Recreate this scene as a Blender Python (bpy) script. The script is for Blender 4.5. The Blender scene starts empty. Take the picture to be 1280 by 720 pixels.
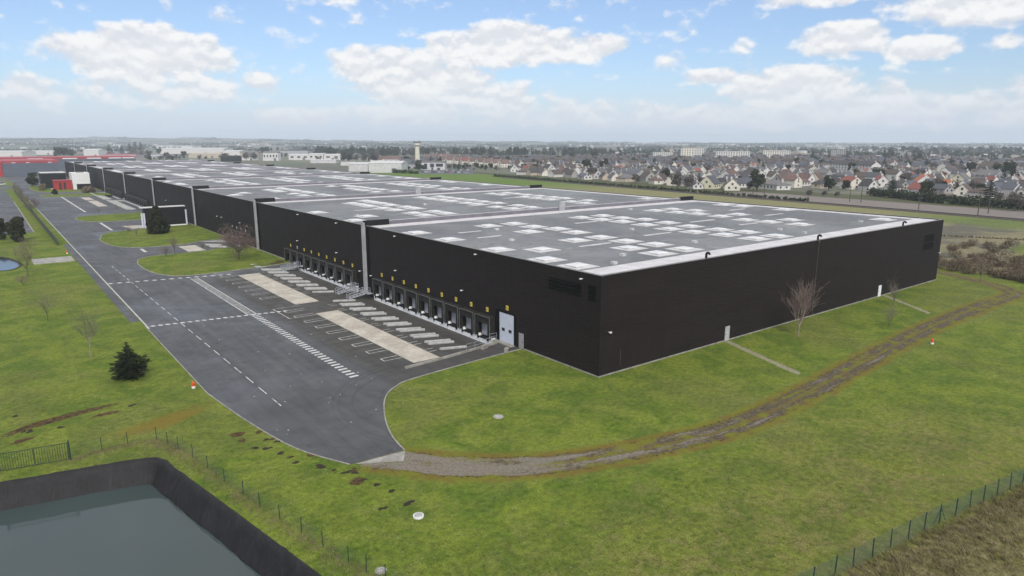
import bpy, bmesh, math, random
import numpy as np
from mathutils import Vector, Matrix
random.seed(7)
R = math.radians
sc = bpy.context.scene
col = sc.collection

# ------------------------------------------------------------------ survey frame
# metres; the near corner of the warehouse is the origin, +Y runs along its dock side, +X along its blind side
FPX, HOR, CH = 850.0, 177.5, 29.0
PITCH = math.atan((360 - HOR) / FPX)
YAW = R(37.7)
FX, FY, RX, RY = math.sin(YAW), math.cos(YAW), math.cos(YAW), -math.sin(YAW)
CX, CY = -58.344, -57.701

def at(px, py, z=0.0):
    u = (px - 640) / FPX; v = (360 - py) / FPX
    f = math.cos(PITCH) + v * math.sin(PITCH); dz = -math.sin(PITCH) + v * math.cos(PITCH)
    t = (z - CH) / dz
    return (CX + t * (f * FX + u * RX), CY + t * (f * FY + u * RY))

def proj(x, y, z=0.0):
    dx, dy, dz = x - CX, y - CY, z - CH
    f = dx * FX + dy * FY; r = dx * RX + dy * RY
    c = f * math.cos(PITCH) - dz * math.sin(PITCH); u = f * math.sin(PITCH) + dz * math.cos(PITCH)
    return (640 + FPX * r / c, 360 - FPX * u / c)

def cam_dist(x, y):
    return math.hypot(x - CX, y - CY)

# ------------------------------------------------------------------ node helper
class NT:
    def __init__(s, tree):
        s.t = tree; s.n = tree.nodes; s.l = tree.links
    def node(s, typ, **kw):
        n = s.n.new(typ)
        for k, v in kw.items(): setattr(n, k, v)
        return n
    def put(s, sock, v):
        if v is None: return
        if isinstance(v, bpy.types.NodeSocket): s.l.new(v, sock)
        elif isinstance(v, (tuple, list)) and len(v) == 3 and sock.type == 'RGBA': sock.default_value = (*v, 1)
        else: sock.default_value = v
    def m(s, op, a, b=None, c=None, clamp=False):
        n = s.node('ShaderNodeMath', operation=op, use_clamp=clamp)
        s.put(n.inputs[0], a); s.put(n.inputs[1], b); s.put(n.inputs[2], c)
        return n.outputs[0]
    def vm(s, op, a, b=None, scale=None):
        n = s.node('ShaderNodeVectorMath', operation=op)
        s.put(n.inputs[0], a)
        if b is not None: s.put(n.inputs[1], b)
        if scale is not None: s.put(n.inputs['Scale'], scale)
        return n.outputs['Value'] if op in ('DOT_PRODUCT', 'LENGTH', 'DISTANCE') else n.outputs[0]
    def noise(s, vec, scale, detail=3, rough=0.55, dist=0.0):
        n = s.node('ShaderNodeTexNoise')
        s.put(n.inputs['Vector'], vec); s.put(n.inputs['Scale'], scale)
        n.inputs['Detail'].default_value = detail; n.inputs['Roughness'].default_value = rough
        n.inputs['Distortion'].default_value = dist
        return n.outputs[0]
    def voro(s, vec, scale, feature='F1'):
        n = s.node('ShaderNodeTexVoronoi', feature=feature)
        s.put(n.inputs['Vector'], vec); s.put(n.inputs['Scale'], scale)
        return n
    def step(s, v, lo, hi, a=0.0, b=1.0):
        n = s.node('ShaderNodeMapRange', interpolation_type='SMOOTHSTEP')
        s.put(n.inputs[0], v); s.put(n.inputs[1], lo); s.put(n.inputs[2], hi)
        n.inputs[3].default_value = a; n.inputs[4].default_value = b
        return n.outputs[0]
    def mix(s, fac, a, b, mode='MIX'):
        n = s.node('ShaderNodeMix', data_type='RGBA', blend_type=mode)
        s.put(n.inputs[0], fac); s.put(n.inputs[6], a); s.put(n.inputs[7], b)
        return n.outputs[2]
    def xyz(s, v):
        n = s.node('ShaderNodeSeparateXYZ'); s.put(n.inputs[0], v); return n.outputs
    def comb(s, x, y, z):
        n = s.node('ShaderNodeCombineXYZ'); s.put(n.inputs[0], x); s.put(n.inputs[1], y); s.put(n.inputs[2], z); return n.outputs[0]
    def bump(s, h, strength=0.3, dist=0.1):
        n = s.node('ShaderNodeBump'); n.inputs['Strength'].default_value = strength; n.inputs['Distance'].default_value = dist
        s.put(n.inputs['Height'], h); return n.outputs[0]

def new_mat(name):
    m = bpy.data.materials.new(name); m.use_nodes = True
    t = NT(m.node_tree); b = t.n['Principled BSDF']
    return m, t, b

def pos(t):
    return t.node('ShaderNodeNewGeometry').outputs['Position']

def plain(name, c, rough=0.7, var=0.25, scale=1.2, metal=0.0, spec=0.4, bump=0.0, obj=True):
    m, t, b = new_mat(name)
    v = t.node('ShaderNodeTexCoord').outputs['Object'] if obj else pos(t)
    n1 = t.noise(v, scale, 4, 0.6); n2 = t.noise(v, scale * 9, 2, 0.6)
    k = t.m('ADD', t.m('MULTIPLY', n1, 0.7), t.m('MULTIPLY', n2, 0.3))
    f = t.step(k, 0.3, 0.7, 1 - var, 1 + var)
    vm = t.vm('SCALE', c, scale=f)
    t.put(b.inputs['Base Color'], vm)
    b.inputs['Roughness'].default_value = rough; b.inputs['Metallic'].default_value = metal
    b.inputs['Specular IOR Level'].default_value = spec
    if bump: t.put(b.inputs['Normal'], t.bump(n2, bump, 0.05))
    return m

# ------------------------------------------------------------------ mesh helper
class MB:
    def __init__(s): s.v = []; s.f = []; s.mi = []; s.cur = 0
    def add(s, vs, fs):
        o = len(s.v); s.v += [tuple(p) for p in vs]
        s.f += [tuple(i + o for i in f) for f in fs]; s.mi += [s.cur] * len(fs)
        return s
    def box(s, x0, x1, y0, y1, z0, z1):
        return s.add([(x0,y0,z0),(x1,y0,z0),(x1,y1,z0),(x0,y1,z0),(x0,y0,z1),(x1,y0,z1),(x1,y1,z1),(x0,y1,z1)],
                     [(3,2,1,0),(4,5,6,7),(0,1,5,4),(1,2,6,5),(2,3,7,6),(3,0,4,7)])
    def quad(s, *p): return s.add(p, [tuple(range(len(p)))])
    def rect(s, x0, x1, y0, y1, z): return s.quad((x0,y0,z),(x1,y0,z),(x1,y1,z),(x0,y1,z))
    def obox(s, c, sx, sy, z0, z1, a):
        ca, sa = math.cos(a), math.sin(a); P = []
        for z in (z0, z1):
            for x, y in ((-sx/2,-sy/2),(sx/2,-sy/2),(sx/2,sy/2),(-sx/2,sy/2)):
                P.append((c[0]+x*ca-y*sa, c[1]+x*sa+y*ca, z))
        return s.add(P, [(3,2,1,0),(4,5,6,7),(0,1,5,4),(1,2,6,5),(2,3,7,6),(3,0,4,7)])
    def prism(s, poly, z0, z1):
        n = len(poly); P = [(x,y,z0) for x,y in poly] + [(x,y,z1) for x,y in poly]
        return s.add(P, [tuple(range(n-1,-1,-1)), tuple(range(n,2*n))] + [(i,(i+1)%n,n+(i+1)%n,n+i) for i in range(n)])
    def tube(s, a, b, r0, r1=None, n=6, caps=True):
        if r1 is None: r1 = r0
        a = Vector(a); b = Vector(b); d = (b - a)
        if d.length < 1e-6: return s
        d.normalize(); u = d.orthogonal().normalized(); w = d.cross(u)
        P = []
        for c, r in ((a, r0), (b, r1)):
            for i in range(n):
                t = 2*math.pi*i/n; P.append(c + u*(r*math.cos(t)) + w*(r*math.sin(t)))
        F = [(i,(i+1)%n,n+(i+1)%n,n+i) for i in range(n)]
        if caps: F += [tuple(range(n-1,-1,-1)), tuple(range(n,2*n))]
        return s.add(P, F)
    def lathe(s, prof, n=20, cx=0, cy=0):
        P = []; k = len(prof)
        for r, z in prof:
            for i in range(n):
                t = 2*math.pi*i/n; P.append((cx + r*math.cos(t), cy + r*math.sin(t), z))
        F = [(j*n+i, j*n+(i+1)%n, (j+1)*n+(i+1)%n, (j+1)*n+i) for j in range(k-1) for i in range(n)]
        F += [tuple(range(n-1,-1,-1)), tuple(range((k-1)*n, k*n))]
        return s.add(P, F)
    def strip(s, pts, w0, w1, z):
        """ribbon along pts between offsets w0 and w1 to its left"""
        P = []; n = len(pts)
        for i, p in enumerate(pts):
            a = Vector(pts[max(i-1,0)]); b = Vector(pts[min(i+1,n-1)]); d = (b-a).normalized(); nn = Vector((-d.y, d.x))
            P += [(p[0]+nn.x*w0, p[1]+nn.y*w0, z), (p[0]+nn.x*w1, p[1]+nn.y*w1, z)]
        return s.add(P, [(2*i,2*i+2,2*i+3,2*i+1) for i in range(n-1)])
    def kerb(s, pts, w, z0, z1):
        P = []; n = len(pts)
        for i, p in enumerate(pts):
            a = Vector(pts[max(i-1,0)]); b = Vector(pts[min(i+1,n-1)]); d = (b-a).normalized(); nn = Vector((-d.y, d.x))
            for o, z in ((-w/2,z0),(w/2,z0),(w/2,z1),(-w/2,z1)): P.append((p[0]+nn.x*o, p[1]+nn.y*o, z))
        F = []
        for i in range(n-1):
            for k in range(4): F.append((4*i+k, 4*i+(k+1)%4, 4*i+4+(k+1)%4, 4*i+4+k))
        F += [(3,2,1,0), (4*n-4,4*n-3,4*n-2,4*n-1)]
        return s.add(P, F)
    def mesh(s, name, mats):
        me = bpy.data.meshes.new(name); me.from_pydata(s.v, [], s.f)
        for m in (mats if isinstance(mats, (list, tuple)) else [mats]): me.materials.append(m)
        if any(s.mi): me.polygons.foreach_set('material_index', s.mi)
        bm = bmesh.new(); bm.from_mesh(me); bmesh.ops.recalc_face_normals(bm, faces=bm.faces); bm.to_mesh(me); bm.free()
        me.update(); return me
    def build(s, name, mats, parent=None, loc=None, smooth=False, raw=False):
        if raw:
            me = bpy.data.meshes.new(name); me.from_pydata(s.v, [], s.f)
            for m in (mats if isinstance(mats, (list, tuple)) else [mats]): me.materials.append(m)
            if any(s.mi): me.polygons.foreach_set('material_index', s.mi)
            me.update()
        else: me = s.mesh(name, mats)
        if smooth: me.polygons.foreach_set('use_smooth', [True]*len(me.polygons))
        o = bpy.data.objects.new(name, me); col.objects.link(o)
        if parent: o.parent = parent
        if loc: o.location = loc
        return o

def empty(name, loc=(0,0,0), rz=0.0, parent=None):
    o = bpy.data.objects.new(name, None); col.objects.link(o); o.location = loc; o.rotation_euler = (0,0,rz); o.empty_display_size = 0.2
    if parent: o.parent = parent
    return o
def tag(o, label=None, cat=None, group=None, kind=None):
    if label: o['label'] = label
    if cat: o['category'] = cat
    if group: o['group'] = group
    if kind: o['kind'] = kind
    return o
def dup(o, parent=None, loc=None, rz=None, scale=None):
    c = o.copy(); col.objects.link(c)
    if parent is not None: c.parent = parent
    if loc is not None: c.location = loc
    if rz is not None: c.rotation_euler = (c.rotation_euler[0], c.rotation_euler[1], rz)
    if scale is not None: c.scale = (scale,)*3 if not isinstance(scale, (tuple, list)) else scale
    for ch in list(o.children): dup(ch, c)
    return c
def struct(o): o['kind'] = 'structure'; return o
def stuff(o): o['kind'] = 'stuff'; return o

def fill(name, outer, holes, z, mat):
    """flat sheet bounded by outer, with polygonal holes"""
    bm = bmesh.new(); edges = []
    for loop in [outer] + holes:
        vs = [bm.verts.new((x, y, z)) for x, y in loop]
        for i in range(len(vs)): edges.append(bm.edges.new((vs[i], vs[(i+1) % len(vs)])))
    bmesh.ops.triangle_fill(bm, use_beauty=True, use_dissolve=False, edges=edges)
    for f in bm.faces:
        if f.normal.z < 0: f.normal_flip()
    me = bpy.data.meshes.new(name); bm.to_mesh(me); bm.free(); me.materials.append(mat)
    o = bpy.data.objects.new(name, me); col.objects.link(o); return struct(o)

def inside(p, poly):
    c = False; n = len(poly)
    for i in range(n):
        (x0,y0),(x1,y1) = poly[i-1],poly[i]
        if (y0 > p[1]) != (y1 > p[1]) and p[0] < (x1-x0)*(p[1]-y0)/(y1-y0)+x0: c = not c
    return c

def spline(pts, n=6):
    out = []
    for i in range(len(pts)-1):
        p0 = Vector(pts[max(i-1,0)]); p1 = Vector(pts[i]); p2 = Vector(pts[i+1]); p3 = Vector(pts[min(i+2,len(pts)-1)])
        for k in range(n):
            t = k/n
            q = 0.5*((2*p1)+(p2-p0)*t+(2*p0-5*p1+4*p2-p3)*t*t+(3*p1-p0-3*p2+p3)*t**3)
            out.append(tuple(q))
    out.append(tuple(pts[-1])); return out

# ------------------------------------------------------------------ materials
def grass_nodes(t, p):
    """colour and height of the lawn at a world position"""
    big = t.noise(p, 0.035, 3, 0.6, 0.4); mid = t.noise(p, 0.22, 4, 0.62, 0.6); fine = t.noise(p, 1.7, 4, 0.7); tiny = t.noise(p, 7.0, 3, 0.75)
    c = t.mix(t.step(mid, 0.36, 0.66), (0.075,0.121,0.014), (0.140,0.182,0.023))
    c = t.mix(t.m('MULTIPLY', t.step(big, 0.50, 0.66), 0.38), c, (0.150,0.143,0.046))
    # thin straw patches, denser towards the rough ground by the boundary fence
    xyz = t.xyz(p)
    south = t.m('MULTIPLY', t.step(xyz[1], -17.0, -36.0), t.step(t.m('ADD', xyz[0], t.m('MULTIPLY', xyz[1], 0.5)), 18.0, -8.0))
    straw = t.step(t.noise(p, 0.42, 4, 0.7, 1.2), 0.40, 0.70)
    c = t.mix(t.m('MULTIPLY', t.m('ADD', t.m('MULTIPLY', south, 0.5), 0.20), straw), c, (0.205,0.175,0.074))
    c = t.mix(t.m('MULTIPLY', south, 0.35), c, (0.135,0.120,0.040))
    moss = t.step(t.noise(p, 0.12, 3, 0.6), 0.56, 0.70)
    c = t.mix(t.m('MULTIPLY', moss, 0.45), c, (0.150,0.178,0.022))
    # uncut straw outside the boundary fence
    out = t.m('ADD', t.m('ADD', xyz[1], 39.3), t.m('ADD', t.m('MULTIPLY', t.m('ADD', xyz[0], 13.0), 0.13), t.m('MULTIPLY', t.m('SUBTRACT', fine, 0.5), 1.2)))
    c = t.mix(t.m('MULTIPLY', t.step(out, 0.2, -0.5), t.step(xyz[0], -40.0, -28.0)), c, t.mix(t.step(t.noise(p, 0.9, 5, 0.75, 0.8), 0.36, 0.66), (0.095,0.092,0.028), (0.20,0.172,0.085)))
    weed = t.m('MULTIPLY', t.step(t.noise(p, 0.9, 5, 0.75, 0.5), 0.56, 0.66), t.step(t.noise(p, 0.07, 2, 0.5), 0.40, 0.60))
    c = t.mix(t.m('MULTIPLY', weed, 0.55), c, (0.048,0.082,0.020))
    f = t.m('MULTIPLY', t.step(fine, 0.25, 0.75, 0.70, 1.30), t.step(tiny, 0.25, 0.75, 0.68, 1.34))
    c = t.vm('SCALE', c, scale=f)
    h = t.m('ADD', t.m('MULTIPLY', fine, 0.7), t.m('MULTIPLY', tiny, 0.5))
    return c, h

def mat_grass():
    m, t, b = new_mat('lawn'); p = pos(t)
    c, h = grass_nodes(t, p)
    x, y, z = t.xyz(p)
    wob = t.m('MULTIPLY', t.m('SUBTRACT', t.noise(p, 0.06, 4, 0.6), 0.5), 30.0)
    # wild tan meadow east of the warehouse
    xw = t.m('ADD', x, wob)
    wild = t.m('MULTIPLY', t.step(xw, 112.0, 124.0), t.step(xw, 330.0, 310.0))
    tan = t.mix(t.noise(p, 0.3, 5, 0.7), (0.135,0.125,0.065), (0.27,0.24,0.145))
    tan = t.mix(t.step(t.noise(p, 0.05, 3, 0.6), 0.45, 0.6), tan, (0.115,0.108,0.085))
    north = t.step(t.m('ADD', y, wob), 40.0, 80.0)
    tan = t.mix(t.m('MULTIPLY', t.m('MULTIPLY', t.step(xw, 212.0, 226.0), t.step(y, 135.0, 95.0)), 0.8), tan, (0.105,0.150,0.030))
    fieldc = t.mix(t.noise(p, 0.12, 4, 0.65), (0.155,0.155,0.058), (0.24,0.225,0.115))
    fieldc = t.mix(t.step(t.m('ADD', y, wob), 235.0, 330.0), fieldc, t.mix(t.noise(p, 0.05, 4, 0.6), (0.080,0.145,0.020), (0.130,0.180,0.036)))
    tan = t.mix(north, tan, fieldc)
    tan = t.vm('SCALE', tan, scale=t.step(t.noise(p, 0.8, 4, 0.7), 0.25, 0.75, 0.72, 1.28))
    # a green meadow patch at the far right
    dx = t.m('SUBTRACT', x, 176.0); dy = t.m('ADD', y, 12.0)
    dd = t.m('SQRT', t.m('ADD', t.m('POWER', t.m('MULTIPLY', dx, 0.62), 2.0), t.m('POWER', dy, 2.0)))
    patch = t.step(t.m('ADD', dd, t.m('MULTIPLY', wob, 0.25)), 21.0, 15.0)
    c = t.mix(t.m('MULTIPLY', wild, t.m('SUBTRACT', 1.0, patch)), c, tan)
    # ploughed strip beyond the railway, then the gardens of the town
    plough = t.mix(t.noise(t.vm('MULTIPLY', p, (1.0, 0.15, 1.0)), 0.8, 4, 0.7), (0.150,0.130,0.118), (0.25,0.22,0.205))
    rail = t.m('SUBTRACT', x, t.m('MULTIPLY', y, 0.095))
    pl = t.m('MULTIPLY', t.m('MULTIPLY', t.step(rail, 251.0, 253.0), t.step(rail, 290.0, 286.0)), t.step(y, 190.0, 170.0))
    garden = t.mix(t.noise(p, 0.09, 4, 0.6), (0.045,0.060,0.022), (0.11,0.105,0.060))
    c = t.mix(t.step(t.m('ADD', y, wob), 560.0, 600.0), c, t.mix(t.noise(p, 0.05, 3, 0.6), garden, (0.16,0.155,0.15)))
    c = t.mix(t.step(rail, 262.0, 268.0), c, garden)
    c = t.mix(pl, c, plough)
    t.put(b.inputs['Base Color'], c)
    b.inputs['Roughness'].default_value = 0.95; b.inputs['Specular IOR Level'].default_value = 0.15
    t.put(b.inputs['Normal'], t.bump(h, 0.75, 0.18))
    return m

def mat_verge():
    """track: two gravel ruts, moss and rust-coloured dry margins fading into the lawn (u across, v along)"""
    m, t, b = new_mat('track_gravel'); p = pos(t)
    c, h = grass_nodes(t, p)
    uv = t.node('ShaderNodeUVMap').outputs[0]; u = t.xyz(uv)[0]; v = t.xyz(uv)[1]
    n1 = t.noise(p, 0.45, 4, 0.65); n2 = t.noise(p, 2.2, 4, 0.7); n3 = t.noise(p, 11.0, 2, 0.7); nl = t.noise(t.comb(t.m('MULTIPLY', u, 0.9), t.m('MULTIPLY', v, 0.13), 3.0), 1.0, 4, 0.6)
    a = t.m('MULTIPLY', t.m('ABSOLUTE', t.m('ADD', u, t.m('MULTIPLY', t.m('SUBTRACT', n1, 0.5), 1.3))), t.step(v, 8.0, 26.0, 1.0, 1.22))   # metres from the centre line
    edge = t.step(t.m('ADD', a, t.m('MULTIPLY', t.m('SUBTRACT', n2, 0.5), 1.2)), 3.5, 2.4)
    moss = t.mix(t.step(n1, 0.4, 0.62), (0.150,0.148,0.018), (0.150,0.095,0.024))
    c = t.mix(t.m('MULTIPLY', edge, 0.85), c, moss)
    rut = t.m('MULTIPLY', t.step(t.m('ADD', a, t.m('MULTIPLY', t.m('SUBTRACT', n2, 0.5), 0.5)), 0.28, 0.50), t.step(a, 1.70, 1.30))
    start = t.step(v, 24.0, 15.0)
    grav_m = t.m('MULTIPLY', t.m('MAXIMUM', rut, t.m('MULTIPLY', start, t.step(a, 1.9, 1.6))), t.step(t.m('ADD', nl, t.m('MULTIPLY', n2, 0.35)), t.step(v, 8.0, 45.0, 0.50, 0.70), t.step(v, 8.0, 45.0, 0.68, 0.88)))
    grav = t.mix(t.step(t.m('ADD', t.m('MULTIPLY', n3, 0.5), t.m('MULTIPLY', t.noise(p, 3.5, 4, 0.75), 0.5)), 0.36, 0.64), (0.12,0.103,0.080), (0.25,0.225,0.188))
    mud = t.mix(t.step(n2, 0.35, 0.65), (0.060,0.048,0.033), (0.125,0.104,0.068))
    c = t.mix(t.m('MULTIPLY', t.m('MULTIPLY', t.step(a, 2.0, 1.55), t.step(a, 0.12, 0.48, 0.25, 1.0)), t.step(t.m('ADD', t.m('MULTIPLY', n1, 0.5), t.m('MULTIPLY', nl, 0.5)), 0.42, 0.51)), c, mud)
    c = t.mix(grav_m, c, grav)
    lip = t.m('MULTIPLY', t.step(a, 1.75, 1.9), t.step(a, 2.2, 2.0))
    c = t.mix(t.m('MULTIPLY', lip, t.step(n2, 0.48, 0.62)), c, (0.035,0.026,0.016))
    t.put(b.inputs['Base Color'], c); b.inputs['Roughness'].default_value = 0.92; b.inputs['Specular IOR Level'].default_value = 0.2
    t.put(b.inputs['Normal'], t.bump(t.m('ADD', h, n3), 0.6, 0.12))
    return m

def mat_patch(name, c1, c2, width_in, strength=0.9, lo=0.45, hi=0.6, soft=0.35):
    """stain or wear that blends into the lawn by noise (u = -1..1 across)"""
    m, t, b = new_mat(name); p = pos(t)
    c, h = grass_nodes(t, p)
    uv = t.node('ShaderNodeUVMap').outputs[0]; u = t.xyz(uv)[0]; v = t.xyz(uv)[1]
    n1 = t.noise(p, 0.5, 4, 0.65); n2 = t.noise(p, 2.5, 4, 0.7)
    r = t.m('ADD', t.m('SQRT', t.m('ADD', t.m('POWER', u, 2.0), t.m('POWER', v, 2.0))), t.m('MULTIPLY', t.m('SUBTRACT', t.m('ADD', t.m('MULTIPLY', n1, 0.5), t.m('MULTIPLY', n2, 0.5)), 0.5), 2.0))
    mask = t.step(r, width_in + 0.1, width_in - soft)
    t.put(b.inputs['Base Color'], t.mix(t.m('MULTIPLY', mask, strength), c, t.mix(t.step(n2, lo, hi), c1, c2)))
    b.inputs['Roughness'].default_value = 0.95; b.inputs['Specular IOR Level'].default_value = 0.15
    t.put(b.inputs['Normal'], t.bump(h, 0.7, 0.15))
    return m

def mat_asphalt():
    m, t, b = new_mat('asphalt'); p = pos(t)
    x, y, z = t.xyz(p)
    n1 = t.noise(p, 0.08, 4, 0.6, 0.5); n2 = t.noise(p, 0.5, 4, 0.6); n3 = t.noise(p, 9.0, 3, 0.7)
    sweep = t.noise(t.vm('MULTIPLY', p, (0.9, 0.06, 1.0)), 1.0, 4, 0.6)
    c = t.mix(t.step(n1, 0.35, 0.65), (0.064,0.068,0.074), (0.088,0.092,0.099))
    # older, browner surfacing in front of the docks
    yard = t.step(t.m('ADD', x, t.m('MULTIPLY', t.m('SUBTRACT', n2, 0.5), 2.2)), -22.6, -20.4)
    yard = t.m('MULTIPLY', yard, t.step(y, 100.0, 92.0))
    c = t.mix(yard, c, t.mix(n2, (0.046,0.043,0.040), (0.072,0.068,0.062)))
    lane = t.m('MULTIPLY', t.step(t.m('SINE', t.m('MULTIPLY', t.m('SUBTRACT', y, 22.8), 2*math.pi/2.16)), 0.1, 0.9), t.step(t.noise(t.vm('MULTIPLY', p, (0.15,1.2,1.0)), 1.0, 4, 0.7), 0.42, 0.62))
    c = t.mix(t.m('MULTIPLY', t.m('MULTIPLY', lane, yard), 0.55), c, (0.026,0.025,0.024))
    oil = t.step(t.noise(p, 0.7, 3, 0.5, 0.3), 0.64, 0.70); c = t.mix(t.m('MULTIPLY', oil, 0.5), c, (0.028,0.027,0.027))
    c = t.mix(t.m('MULTIPLY', t.step(y, 34.0, 12.0), 0.55), c, (0.056,0.055,0.057))
    f = t.m('MULTIPLY', t.step(sweep, 0.3, 0.7, 0.84, 1.14), t.step(n3, 0.25, 0.75, 0.86, 1.14))
    c = t.vm('SCALE', c, scale=t.m('MULTIPLY', f, t.step(n2, 0.25, 0.75, 0.88, 1.12)))
    crack = t.voro(t.vm('ADD', p, t.vm('SCALE', t.node('ShaderNodeTexNoise').outputs[1], scale=2.0)), 0.16, 'DISTANCE_TO_EDGE').outputs['Distance']
    c = t.mix(t.m('MULTIPLY', t.step(crack, 0.020, 0.004), 0.2), c, (0.03,0.03,0.032))
    # tyre sweeps round the turning bay
    d = t.m('SQRT', t.m('ADD', t.m('POWER', t.m('ADD', x, 17.0), 2.0), t.m('POWER', t.m('SUBTRACT', y, 6.0), 2.0)))
    ring = t.noise(t.comb(t.m('MULTIPLY', d, 1.5), t.m('MULTIPLY', x, 0.03), 0.0), 1.0, 3, 0.6)
    c = t.mix(t.m('MULTIPLY', t.m('MULTIPLY', t.step(ring, 0.54, 0.68), t.step(d, 30.0, 12.0)), 0.45), c, (0.030,0.030,0.033))
    t.put(b.inputs['Base Color'], c)
    wet = t.step(t.noise(p, 0.05, 3, 0.6, 0.8), 0.50, 0.66)
    t.put(b.inputs['Roughness'], t.m('SUBTRACT', 0.80, t.m('MULTIPLY', wet, 0.28)))
    b.inputs['Specular IOR Level'].default_value = 0.45
    t.put(b.inputs['Normal'], t.bump(n3, 0.25, 0.02))
    return m

def mat_cladding(name, c, rough=0.42):
    m, t, b = new_mat(name); p = pos(t); x, y, z = t.xyz(p)
    hz = t.m('SINE', t.m('MULTIPLY', z, 2*math.pi/0.33))
    s = t.m('ADD', x, y)
    joint = t.m('ABSOLUTE', t.m('SUBTRACT', t.m('FRACT', t.m('DIVIDE', s, 6.0)), 0.5))
    panel = t.node('ShaderNodeTexWhiteNoise', noise_dimensions='2D')
    t.put(panel.inputs['Vector'], t.comb(t.m('FLOOR', t.m('DIVIDE', s, 6.0)), t.m('FLOOR', t.m('DIVIDE', z, 1.0)), 0.0))
    n1 = t.noise(p, 0.25, 4, 0.6); n2 = t.noise(t.vm('MULTIPLY', p, (1.0, 1.0, 0.12)), 1.4, 4, 0.65)
    f = t.m('ADD', t.m('ADD', 0.56, t.m('MULTIPLY', panel.outputs[0], 0.14)), t.m('ADD', t.m('MULTIPLY', n1, 0.30), t.m('MULTIPLY', n2, 0.46)))
    f = t.m('MULTIPLY', f, t.step(joint, 0.494, 0.499, 1.0, 0.5))
    f = t.m('MULTIPLY', f, t.step(hz, -1.0, -0.5, 0.90, 1.0))
    t.put(b.inputs['Base Color'], t.vm('SCALE', c, scale=f))
    t.put(b.inputs['Roughness'], t.m('ADD', rough, t.m('MULTIPLY', n1, 0.2)))
    b.inputs['Specular IOR Level'].default_value = 0.13
    t.put(b.inputs['Normal'], t.bump(hz, 0.12, 0.03))
    return m

def mat_roof():
    m, t, b = new_mat('roof_membrane'); p = pos(t); x, y, z = t.xyz(p)
    n1 = t.noise(p, 0.05, 4, 0.6, 0.6); n2 = t.noise(p, 0.7, 4, 0.65); n3 = t.noise(p, 6.0, 3, 0.7)
    c = t.mix(t.step(n1, 0.35, 0.65), (0.128,0.132,0.140), (0.190,0.197,0.204))
    green = t.m('MULTIPLY', t.step(t.noise(p, 0.06, 3, 0.6), 0.50, 0.62), t.step(x, 35.0, 110.0))
    c = t.mix(t.m('MULTIPLY', green, 0.7), c, (0.215,0.255,0.248))
    olive = t.step(t.noise(t.vm('MULTIPLY', p, (0.3, 1.0, 1.0)), 0.14, 4, 0.6), 0.58, 0.70)
    c = t.mix(t.m('MULTIPLY', olive, 0.5), c, (0.175,0.175,0.160))
    pond = t.noise(p, 0.16, 3, 0.5, 1.2); ringm = t.m('MULTIPLY', t.step(pond, 0.56, 0.60), t.step(pond, 0.68, 0.61)); c = t.mix(t.m('MULTIPLY', ringm, 0.35), c, (0.10,0.10,0.092)); c = t.mix(t.m('MULTIPLY', t.step(pond, 0.60, 0.66), 0.35), c, (0.27,0.275,0.28))
    lay = t.m('ABSOLUTE', t.m('SUBTRACT', t.m('FRACT', t.m('DIVIDE', y, 1.6)), 0.5))
    f = t.m('MULTIPLY', t.step(n2, 0.25, 0.75, 0.88, 1.12), t.step(n3, 0.25, 0.75, 0.93, 1.07))
    f = t.m('MULTIPLY', f, t.step(lay, 0.46, 0.49, 1.0, 0.88))
    bay = t.m('ABSOLUTE', t.m('SUBTRACT', t.m('FRACT', t.m('DIVIDE', t.m('ADD', x, 0.7), 24.3)), 0.5))
    f = t.m('MULTIPLY', f, t.step(bay, 0.49, 0.498, 1.0, 0.86))
    t.put(b.inputs['Base Color'], t.vm('SCALE', c, scale=f))
    b.inputs['Roughness'].default_value = 0.7; b.inputs['Specular IOR Level'].default_value = 0.4
    t.put(b.inputs['Normal'], t.bump(n2, 0.15, 0.03))
    return m

def mat_liner():
    m, t, b = new_mat('pond_liner'); p = pos(t)
    n1 = t.noise(p, 0.6, 5, 0.65, 0.5); n2 = t.noise(p, 4.5, 4, 0.7)
    uv = t.node('ShaderNodeUVMap').outputs[0]
    fold = t.noise(t.vm('MULTIPLY', uv, (2.6, 0.35, 1.0)), 1.0, 4, 0.65)
    c = t.mix(t.step(n1, 0.35, 0.7), (0.0085,0.008,0.009), (0.016,0.015,0.017))
    c = t.mix(t.m('MULTIPLY', t.step(fold, 0.55, 0.72), 0.45), c, (0.034,0.032,0.036))
    c = t.vm('SCALE', c, scale=t.step(n2, 0.25, 0.75, 0.75, 1.25))
    t.put(b.inputs['Base Color'], c); b.inputs['Roughness'].default_value = 0.66; b.inputs['Specular IOR Level'].default_value = 0.35
    t.put(b.inputs['Normal'], t.bump(t.m('ADD', t.m('MULTIPLY', fold, 2.0), t.m('MULTIPLY', n2, 0.3)), 0.4, 0.18))
    return m

def mat_water(name, c, bump=0.02):
    m, t, b = new_mat(name); p = pos(t)
    n = t.noise(p, 2.2, 3, 0.6); n2 = t.noise(p, 0.15, 3, 0.5)
    t.put(b.inputs['Base Color'], t.mix(n2, c, tuple(q*1.25 for q in c)))
    b.inputs['Roughness'].default_value = 0.06; b.inputs['IOR'].default_value = 1.33
    b.inputs['Specular IOR Level'].default_value = 0.5
    t.put(b.inputs['Normal'], t.bump(n, bump, 0.05))
    return m

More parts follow.
